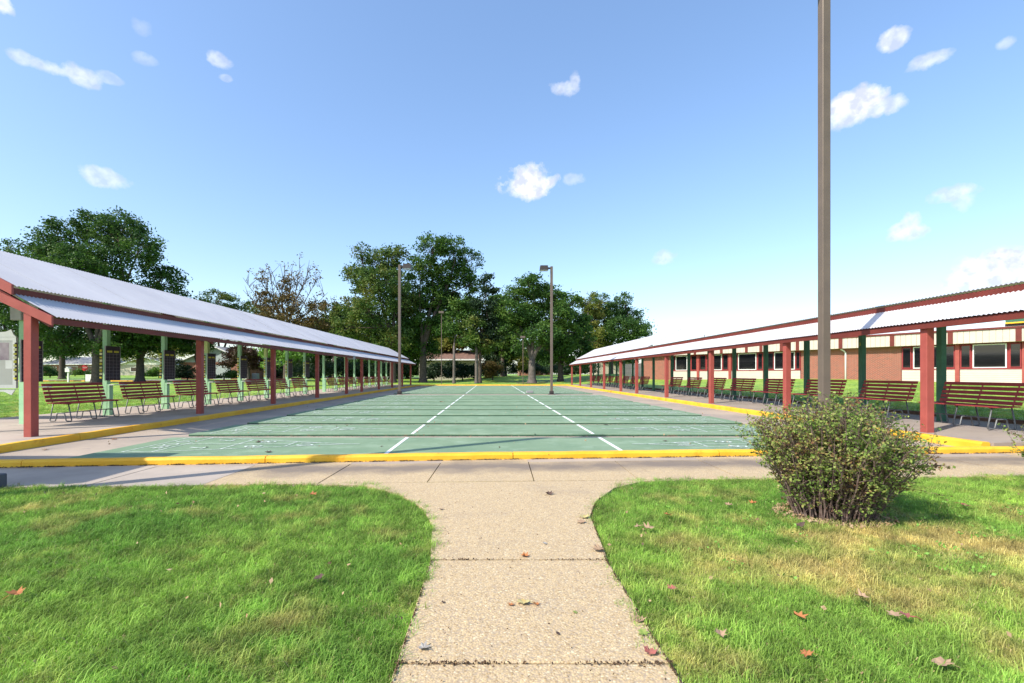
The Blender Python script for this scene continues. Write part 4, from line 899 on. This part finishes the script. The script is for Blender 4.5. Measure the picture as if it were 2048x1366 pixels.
T('spiky dark conifer with a tall bare trunk in the centre', 960, 57, .2, 5, [(973, 560, 9, 14), (976, 585, 17, 14), (966, 610, 20, 14), (984, 625, 20, 14), (960, 645, 26, 14), (985, 668, 24, 16), (950, 680, 20, 12)], lf_dark, 12000, .22, seed=12)
T('slender pale-barked tree before the brown-roofed house', 908, 56, .17, 4.5, [(915, 620, 22, 24), (900, 655, 22, 20), (930, 680, 24, 14)], lf_mid, 6000, .22, barkl, seed=13)
T('pair trunk tree with thin crown right of the brown-roofed house', 953, 56, .2, 6, [(940, 650, 22, 20), (960, 690, 30, 16)], lf_mix, 5000, .22, barkl, seed=14)
T('round bright green tree with a big forked trunk beyond the far kerb', 1064, 56.5, .46, 2.9, [(1060, 572, 28, 18), (1036, 590, 26, 20), (1084, 590, 30, 22), (1112, 592, 15, 12), (1020, 622, 26, 20), (1060, 630, 40, 26), (1108, 632, 36, 28), (1138, 668, 28, 24), (1086, 668, 40, 18), (1015, 655, 22, 14), (1130, 700, 24, 14), (1030, 688, 20, 12), (1100, 702, 26, 12)], lf_mid, 32000, .22, barkl, seed=15, cl=1.4)
T('green tree with dark trunk beside the far end of the right shelter', 1121, 60, .36, 2.8, [(1132, 612, 30, 24), (1156, 650, 32, 30), (1130, 690, 36, 22), (1162, 694, 24, 26), (1100, 712, 34, 14), (1148, 722, 26, 12)], lf_mid, 18000, .23, seed=16, cl=1.3)
T('tree with yellowing crown between two green trees on the right', 1132, 78, .4, 4, [(1178, 602, 22, 16), (1190, 636, 28, 26), (1180, 680, 28, 24), (1205, 700, 24, 18)], lf_yel, 13000, .26, barkl, seed=17, cl=1.2)
T('rounded grey-green tree at the right end of the tree line', 1222, 82, .4, 4, [(1198, 604, 22, 14), (1246, 602, 20, 14), (1222, 625, 36, 22), (1264, 634, 26, 24), (1285, 660, 17, 16), (1236, 664, 50, 24), (1196, 694, 36, 22), (1262, 690, 36, 14)], lf_oak, 30000, .25, seed=18, cl=1.5)
T('dark spruce behind the mown mound', 990, 74, .25, 2, [(990, 735, 26, 14), (992, 715, 22, 14), (996, 692, 17, 14), (994, 668, 12, 14)], lf_dark, 12000, .26, seed=19)
G_ = 'trees filling the gaps far behind'
for k, (px, Y, bl_, m, n, lb) in enumerate([
    (720, 78, [(700, 690, 34, 26), (735, 650, 34, 28), (765, 700, 34, 26), (720, 730, 40, 18)], lf_mid, 22000, 'leafy green tree behind the left lamp post, left of the tallest tree'),
    (815, 80, [(800, 560, 22, 26), (805, 600, 28, 28), (810, 650, 34, 30), (800, 700, 36, 28), (835, 730, 34, 20), (850, 690, 34, 30), (800, 742, 30, 12)], lf_oak, 26000, 'dense dark tree directly behind the left lamp post'),
    (885, 84, [(890, 610, 30, 26), (880, 660, 26, 24), (935, 620, 30, 24)], lf_mid, 14000, 'green tree behind the slender pale-barked tree'),
    (1005, 72, [(1000, 600, 18, 16), (992, 625, 20, 18), (1008, 640, 22, 20), (1015, 690, 24, 26), (1030, 660, 20, 20)], lf_mid, 11000, 'green tree between the conifer and the forked tree'),
    (668, 84, [(668, 625, 24, 18), (650, 660, 30, 22), (690, 640, 26, 20)], lf_mix, 12000, 'turning tree between the half bare tree and the tall turning tree'),
    (905, 79, [(890, 690, 30, 16), (935, 676, 30, 22), (965, 700, 20, 18)], lf_yel, 11000, 'sunlit yellow-green tree seen above the brown roof'),
    (1010, 80, [(975, 690, 22, 24), (1020, 700, 26, 24), (1010, 670, 22, 18), (1035, 725, 22, 12)], lf_yel, 12000, 'sunlit yellow-green tree behind the dark spruce'),
    (660, 92, [(640, 690, 40, 24), (690, 690, 40, 26), (660, 660, 34, 20), (650, 722, 44, 20)], lf_mid, 15000, 'green tree far behind the left shelter right of the half bare tree'),
    (745, 94, [(730, 700, 36, 24), (770, 710, 36, 24), (740, 735, 40, 16)], lf_brn, 11000, 'brownish tree low behind the far part of the left shelter'),
    (600, 96, [(580, 700, 44, 28), (610, 730, 44, 20), (560, 735, 30, 16)], lf_oak, 12000, 'dark tree behind the bright green maple'),
    (1090, 96, [(1075, 700, 36, 24), (1110, 730, 36, 16), (1150, 735, 30, 14)], lf_oak, 11000, 'dark tree behind the forked tree'),
    (1230, 98, [(1225, 715, 34, 16), (1260, 712, 30, 18)], lf_oak, 8000, 'low dark tree behind the fence by the clubhouse'),
    (240, 120, [(230, 700, 50, 22), (290, 705, 50, 22), (170, 690, 50, 20)], lf_yel, 12000, 'sunlit tree far beyond the road at the left'),
    (60, 125, [(40, 690, 60, 26), (110, 700, 50, 20)], lf_mid, 9000, 'green tree far behind the notice cabinet'),
    (345, 110, [(345, 690, 40, 26), (395, 690, 40, 26)], lf_yel, 9000, 'golden tree behind the low grey roofs at the left')]):
    T(lb, px, Y, .3, 3.5, bl_, m, n, .32, seed=40 + k, group=None)
def shrub(label, px, Y, blobs, m, n, size=.2, seed=1): return tree(label, px, Y, .08, .5, blobs, m, n, size, seed=seed, kindname='shrub', cat='shrub', yspread=.5)
sh = [('dark round shrub left of the brown-roofed house door', 868, 68, [(862, 742, 22, 18), (885, 738, 20, 16)], lf_dark, 6000),
      ('dark glossy shrub in front of the brown-roofed house', 925, 67, [(915, 742, 22, 18), (940, 745, 20, 16)], lf_dark, 6000),
      ('low dark shrub at the right end of the brown-roofed house', 975, 68, [(965, 748, 20, 12), (985, 750, 16, 10)], lf_dark, 4000),
      ('small bushy tree with thin stems on the mound', 985, 62, [(980, 735, 16, 18), (990, 745, 14, 12)], lf_brn, 3500),
      ('dark shrub beside the far left red post', 800, 62, [(790, 745, 24, 14), (770, 740, 24, 14)], lf_dark, 5000),
      ('dark shrub behind the far benches of the left shelter', 720, 66, [(720, 740, 30, 18), (750, 745, 24, 14), (690, 742, 24, 16)], lf_dark, 8000),
      ('dark shrub row under the green trees behind the left benches', 640, 66, [(650, 740, 26, 18), (620, 742, 24, 16), (675, 730, 20, 16)], lf_dark, 7000),
      ('rounded shrub left of the garage door', 375, 70, [(365, 745, 22, 14), (352, 735, 16, 16)], lf_dark, 5000),
      ('low green shrub in front of the garage door', 448, 70, [(448, 751, 18, 8), (474, 752, 14, 7)], lf_oak, 4000),
      ('round green shrub left of the mailbox', 100, 90, [(95, 744, 20, 12), (112, 747, 14, 8)], lf_oak, 5000),
      ('dark shrub beyond the road right of the mailbox', 150, 105, [(150, 748, 16, 7), (170, 746, 12, 8)], lf_mid, 3000),
      ('yellow-green shrub by the small grey-roofed house', 318, 85, [(318, 742, 12, 10), (300, 748, 14, 7)], lf_lgt, 4000),
      ('dark shrub mass under the trees at the far right corner', 1150, 76, [(1150, 738, 22, 12), (1180, 736, 20, 12), (1120, 742, 20, 10)], lf_dark, 7000),
      ('dark shrub behind the forked tree', 1040, 84, [(1035, 738, 20, 10), (1065, 738, 20, 10), (1095, 740, 18, 9)], lf_dark, 6000)]
sh += [('dense hedge behind the middle of the left shelter', 580, 84, [(560, 742, 26, 13), (600, 744, 26, 12), (640, 744, 24, 11), (525, 745, 20, 10)], lf_dark, 11000),
      ('dense hedge behind the far end of the left shelter', 740, 88, [(700, 738, 30, 15), (750, 740, 30, 14), (800, 738, 26, 15), (835, 735, 20, 18)], lf_dark, 13000),
      ('dark hedge across the gap behind the round green tree', 1080, 118, [(1020, 742, 26, 8), (1070, 738, 30, 10), (1125, 736, 30, 12), (1170, 735, 26, 12), (1215, 728, 26, 14)], lf_oak, 12000),
      ('distant hedge beyond the left road', 260, 150, [(80, 738, 60, 12), (180, 736, 60, 12), (290, 738, 60, 12), (390, 738, 50, 12), (-10, 738, 50, 12)], lf_mid, 16000)]
for k, (lb, px, Y, bl_, m, n) in enumerate(sh): shrub(lb, px, Y, bl_, m, n, .2, 70 + k)
# soil ring under the forked tree
o = MB(); P = [(1.9 * cos(a) + .2 * sin(3 * a), 1.6 * sin(a)) for a in np.linspace(0, 2 * pi, 24)[:-1]]; o.prism(P, 0, .03); o = o.build('bare_soil', soil, kind='structure', label='ring of bare soil round the forked tree'); o.location = ((1064 - VX) / F * 56.5, 56.5, ground_z(4.8, 56.5) - .0)

# ------------------------------------------------------------------ the near bush
def bush(x, y, label, sc_=1.0, n_stem=190, seed=5):
    r = random.Random(seed); t = empty('bush', (x, y, -.01), label=label, cat='bush')
    mb = MB(); leaf = []
    for i in range(n_stem):
        a = r.uniform(0, 2 * pi); q = r.random() ** .6
        bx0, by0 = .31 * q * cos(a), .26 * q * sin(a)
        k = q * r.uniform(.75, 1.05); H = (1.04 - .30 * k ** 2.5) * r.uniform(.72, 1.06) * sc_
        tx, ty = bx0 + .40 * k * cos(a) * sc_, by0 + .40 * k * sin(a) * sc_
        pts = []; L_ = 6
        for j in range(L_ + 1):
            u = j / L_; w = u ** 1.15
            pts.append(Vector((bx0 + (tx - bx0) * w + r.uniform(-.018, .018), by0 + (ty - by0) * w + r.uniform(-.018, .018), H * (u - .10 * k * u * u))))
        mb.tube(pts, [.0075 * (1 - .8 * j / L_) * r.uniform(.7, 1.2) + .0015 for j in range(L_ + 1)], 4, cap=False)
        for j in range(16):
            u = r.uniform(.12, 1.0); f = u * L_; j0 = min(int(f), L_ - 1); p = pts[j0].lerp(pts[j0 + 1], f - j0)
            d = Vector((cos(a) * .5 + r.uniform(-1, 1), sin(a) * .5 + r.uniform(-1, 1), r.uniform(-.1, 1.1))).normalized() * r.uniform(.07, .17) * (.6 + .6 * u)
            e_ = p + d; md = p.lerp(e_, .5) + Vector((0, 0, .01))
            mb.tube([p, md, e_], [.0026, .002, .001], 3, cap=False)
            if r.random() < .38 + .62 * u:
                for v in range(int(4 + 7 * u)):
                    w = r.uniform(.15, 1.05); b_ = p.lerp(e_, w); leaf.append((b_.x + r.gauss(0, .011), b_.y + r.gauss(0, .011), b_.z + r.gauss(0, .011)))
    for i in range(46):                                           # long shoots above the outline
        a = r.uniform(0, 2 * pi); k = r.random(); p = Vector((.75 * k * cos(a), .7 * k * sin(a), (.90 - .25 * k * k) * sc_)); e_ = p + Vector((cos(a) * .12 * k + r.uniform(-.07, .07), r.uniform(-.05, .05), r.uniform(.10, .26)))
        mb.tube([p, p.lerp(e_, .5) + Vector((r.uniform(-.02, .02), 0, 0)), e_], [.003, .002, .001], 3, cap=False)
        for v in range(14): b_ = p.lerp(e_, r.uniform(0, 1)); leaf.append((b_.x + r.gauss(0, .013), b_.y + r.gauss(0, .013), b_.z + r.gauss(0, .009)))
    mb.build('stems', twig, t)
    inst('foliage', leaves_mesh('foliage', leaf, .0235, lf_bush, np.random.default_rng(seed)), t)
    return t
bush(BX, BY, 'large vase-shaped bush with bare twiggy base on the right front lawn', .985, 300)
bush(6.10, 4.75, 'bush just beyond the right edge, only a few shoots in view', .86, 60, 9)

# weeds and moss along the kerb and joints
def debris_line(name, pts, n, m, label, sz):
    r = np.random.default_rng(33); c = []
    for i in range(n):
        k = r.integers(0, len(pts) - 1); u = r.random(); a, b = pts[k], pts[k + 1]; g_ = r.normal() * .008
        if sin(u * 9 + k * 1.7) + r.normal() * .6 > -.2: c.append((a[0] + (b[0] - a[0]) * u, a[1] + (b[1] - a[1]) * u - abs(g_) * 1.5, .004 + abs(r.normal()) * .005))
    tag(inst(name, leaves_mesh(name, c, sz, m, r)), label=label, cat='debris', kind='stuff')
dirt = mat('dark_debris', (.07, .045, .03), .95, col2=(.13, .08, .045), nscale=30, coord='World')
litter = mat('gap_litter', (.15, .12, .08), .95, col2=(.24, .19, .13), nscale=30, coord='World')
debris_line('debris', [(x, kerb_y(x) - .004) for x in np.arange(-8, 9.5, .5)], 7000, dirt, 'dark leaf litter along the foot of the near kerb', .016)
debris_line('debris', [(x, 9.545) for x in np.arange(-6, 6.6, .5)], 900, litter, 'dark litter in the gap before the second lane', .02)
debris_line('debris', [(x, 11.80) for x in np.arange(-6, 6.6, .5)], 400, litter, 'dark litter in the gap before the third lane', .022)
debris_line('debris', [(-.42, 3.214), (.79, 3.214)], 160, dirt, 'dark litter in the upper path joint', .012)
debris_line('debris', [(-.42, 2.066), (.79, 2.066)], 380, dirt, 'dark litter in the lower path joint', .012)
debris_line('debris', [(-.41, y) for y in np.arange(.8, 3.3, .3)] , 800, dirt, 'dark litter along the left edge of the path', .011)
debris_line('debris', [(.775, y) for y in np.arange(.8, 3.3, .3)] + [(.86, 4.0), (.93, 4.4), (1.1, 4.8)], 1300, dirt, 'dark litter along the right edge of the path', .012)
o = MB(); P = [(.34 * cos(a) * (1 + .15 * sin(5 * a)), .27 * sin(a) * (1 + .12 * cos(4 * a))) for a in np.linspace(0, 2 * pi, 30)[:-1]]
o.prism(P, 0, .02); o = o.build('soil_patch', soil, kind='structure', label='bare brown soil at the foot of the bush'); o.location = (BX, BY, -.03)

r = np.random.default_rng(77)
def scatter(name, n, m, size, x0, x1, y0, y1, z, label, ok, cat='debris', clump=0):
    c = []
    while len(c) < n:
        x, y = r.uniform(x0, x1), r.uniform(y0, y1)
        if not ok(x, y): continue
        if clump:
            for k in range(clump): c.append((x + r.normal() * .03, y + r.normal() * .03, z + abs(r.normal()) * .008))
        else: c.append((x, y, z + abs(r.normal()) * .006))
    tag(inst(name, leaves_mesh(name, c, size, m, r)), label=label, cat=cat, kind='stuff')
brownbits = mat('brown_leaf_bits', (.26, .15, .08), .9, col2=(.42, .32, .20), nscale=9, coord='World')
weed = mat('broadleaf_weed', (.12, .26, .04), .6, col2=(.17, .33, .05), nscale=9, coord='World')
scatter('leaf_fragments', 230, brownbits, .026, -6, 8, 1.5, 5.6, .035, 'broken brown leaf bits caught in the front grass', lambda x, y: not on_path(x, y))
scatter('path_grit', 260, dirt, .009, -.5, 1.5, 1.6, 5.4, .004, 'fine dark grit on the path', lambda x, y: on_path(x, y) and y < walk_y(x))
scatter('court_litter', 160, brownbits, .035, -7.6, 7.8, 7.6, 20, .055, 'small leaf bits scattered on the near courts', lambda x, y: True)
scatter('weeds', 700, weed, .020, 1.4, 6.5, 2.8, 4.6, .03, 'low broadleaf weeds in the dry grass round the bush', lambda x, y: not on_path(x, y) and sin(x * 3.7) * sin(y * 5.1 + 1) > .1, 'weeds', 7)
scatter('bush_litter', 1600, brownbits, .020, BX - .55, BX + .6, BY - .5, BY + .4, .004, 'dry leaf litter on the soil under the bush', lambda x, y: math.hypot((x - BX), (y - BY) * 1.3) < .5)
# ------------------------------------------------------------------ fallen leaves
def leaf_mesh(seed, lobes=7):
    r = random.Random(seed); mb = MB(); cu_ = r.uniform(.3, .9); n = 2 * lobes + 1; vs = [(0, 0, .1)]
    for i in range(2 * lobes):
        a = 2 * pi * i / (2 * lobes); k = (1.0 if i % 2 == 0 else .66) * r.uniform(.65, 1.1); x, y = k * cos(a), k * sin(a)
        vs.append((x, y, .10 + cu_ * (x * x) * r.uniform(.5, 1.1) + .35 * r.random() * abs(y)))
    fs = [(0, i + 1, (i + 1) % (2 * lobes) + 1) for i in range(2 * lobes)]
    mb.add(vs, fs); mb.tube([(0, 0, .1), (-.7, -.3, .3), (-1.3, -.5, .15)], .03, 3); return mb
lm = {c: mat('leaf_' + c, col, .8, col2=c2, nscale=1.5) for c, col, c2 in (('tan', (.38, .26, .16), (.27, .18, .12)), ('orange', (.42, .17, .06), (.30, .12, .05)), ('red', (.33, .10, .08), (.26, .11, .09)), ('green', (.16, .24, .05), (.24, .28, .08)), ('grey', (.34, .33, .30), (.24, .22, .20)), ('dark', (.06, .04, .035), (.10, .06, .05)), ('yellow', (.46, .42, .20), (.36, .26, .10)))}
LF = [(1047, 1208, 'yellow', .062, 'large crumpled yellowish leaf in the middle of the path'), (1072, 1210, 'orange', .035, 'small orange leaf beside the crumpled yellowish leaf'), (1022, 1211, 'orange', .03, 'small orange leaf left of the crumpled yellowish leaf'),
      (1097, 989, 'dark', .07, 'dark wet leaf on the wide end of the path'), (1050, 1114, 'orange', .05, 'rusty brown leaf on the upper path joint'), (1198, 1102, 'tan', .07, 'tan leaf at the right path edge by the upper joint'),
      (1168, 1036, 'yellow', .07, 'yellow-green leaf at the right edge of the path flare'), (1163, 1046, 'tan', .06, 'tan leaf at the right edge of the path flare'), (1280, 1242, 'tan', .05, 'pale tan leaf at the lower right path edge'), (1286, 1268, 'green', .04, 'green leaf at the lower right path edge'),
      (1298, 1307, 'red', .05, 'reddish maple leaf at the lower right path corner'), (848, 1298, 'grey', .045, 'pale grey curled leaf at the lower left of the path'), (886, 1206, 'dark', .02, 'tiny dark leaf on the left of the path'), (1150, 1226, 'green', .02, 'tiny green leaf on the right of the path'),
      (1090, 1088, 'grey', .03, 'small grey leaf above the upper path joint'), (1116, 1269, 'dark', .018, 'tiny brown leaf low on the path'), (883, 1020, 'dark', .03, 'tiny dark leaf on the left of the path flare'), (1275, 1054, 'tan', .05, 'pale pink leaf on the grass right of the path, left of a pair'),
      (1298, 1057, 'tan', .065, 'pale pink leaf cluster on the grass right of the path'), (1598, 1235, 'orange', .06, 'bright orange leaf on the right lawn'), (1613, 1309, 'orange', .04, 'small orange leaf low on the right lawn'), (1812, 1233, 'red', .06, 'pinkish curled leaf on the right lawn'),
      (1788, 1232, 'tan', .045, 'pale leaf beside the pinkish curled leaf'), (1884, 1328, 'tan', .055, 'tan leaf low at the right of the lawn'), (1441, 1270, 'tan', .045, 'tan leaf low on the lawn beside the path'), (1724, 1195, 'tan', .05, 'brown oak leaf on the dry grass'),
      (1930, 1012, 'red', .07, 'brown leaf on the grass right of the bush'), (1880, 992, 'tan', .07, 'pale leaf on the grass far right of the bush'), (1508, 1007, 'orange', .06, 'rusty leaf on the grass left of the bush'), (1600, 1052, 'dark', .06, 'dark leaf at the foot of the bush'),
      (1335, 1030, 'orange', .05, 'small rusty leaf right of the path flare'), (638, 1157, 'dark', .05, 'dark brown leaf on the left lawn'), (34, 1188, 'orange', .06, 'orange leaf at the left edge of the lawn'), (625, 990, 'orange', .07, 'orange tan leaf near the sidewalk on the left lawn'),
      (1345, 1178, 'red', .04, 'small red-brown leaf on the lawn beside the path'), (1458, 1010, 'tan', .05, 'tan leaf on the grass near the sidewalk, left of the bush')]
for k, (px, py, c, s_, lb) in enumerate(LF):
    gx, gy_, _ = G(px, py, .0); on = on_path(gx, gy_)
    if not on: gx, gy_, _ = G(px, py, .035)
    me = leaf_mesh(100 + k).mesh('fallen_leaf', lm[c]); o = inst('fallen_leaf', me, None, (gx, gy_, .002 if on else .035), (random.uniform(-.2, .2), random.uniform(-.2, .2), random.uniform(0, 6.2)), (s_ * .78, s_ * .78, s_ * .8))
    tag(o, lb, 'leaf', 'fallen leaves')
for k, (px, py, c, s_, lb) in enumerate([(537, 904, 'dark', .07, 'dark leaf on the first green lane near the left markings'), (517, 884, 'dark', .07, 'dark leaf among the numbers of the first lane'), (763, 893, 'dark', .03, 'small dark leaf on the first lane left of the white line'),
      (975, 872.5, 'dark', .05, 'dark leaf in the gap before the second lane'), (1002, 872.5, 'tan', .05, 'pale leaf in the gap before the second lane'), (1330, 882, 'dark', .05, 'dark leaf on the first lane right of the white line'),
      (228, 879, 'orange', .07, 'orange leaf on the concrete left of the first lane'), (90, 900, 'tan', .06, 'pale leaf on the concrete in the near left corner'), (1212, 850, 'dark', .06, 'dark leaf on the second lane right of the white line'), (883, 804, 'tan', .12, 'pale leaf on a lane in the middle of the courts')]):
    onl = k in (0, 1, 2, 5, 8, 9); gx, gy_, _ = G(px, py, .055 if onl else .002)
    o = inst('fallen_leaf', leaf_mesh(200 + k).mesh('fallen_leaf', lm[c]), None, (gx, gy_, .053 if onl else .003), (0, 0, random.uniform(0, 6)), (s_, s_, s_ * .8)); tag(o, lb, 'leaf', 'fallen leaves')
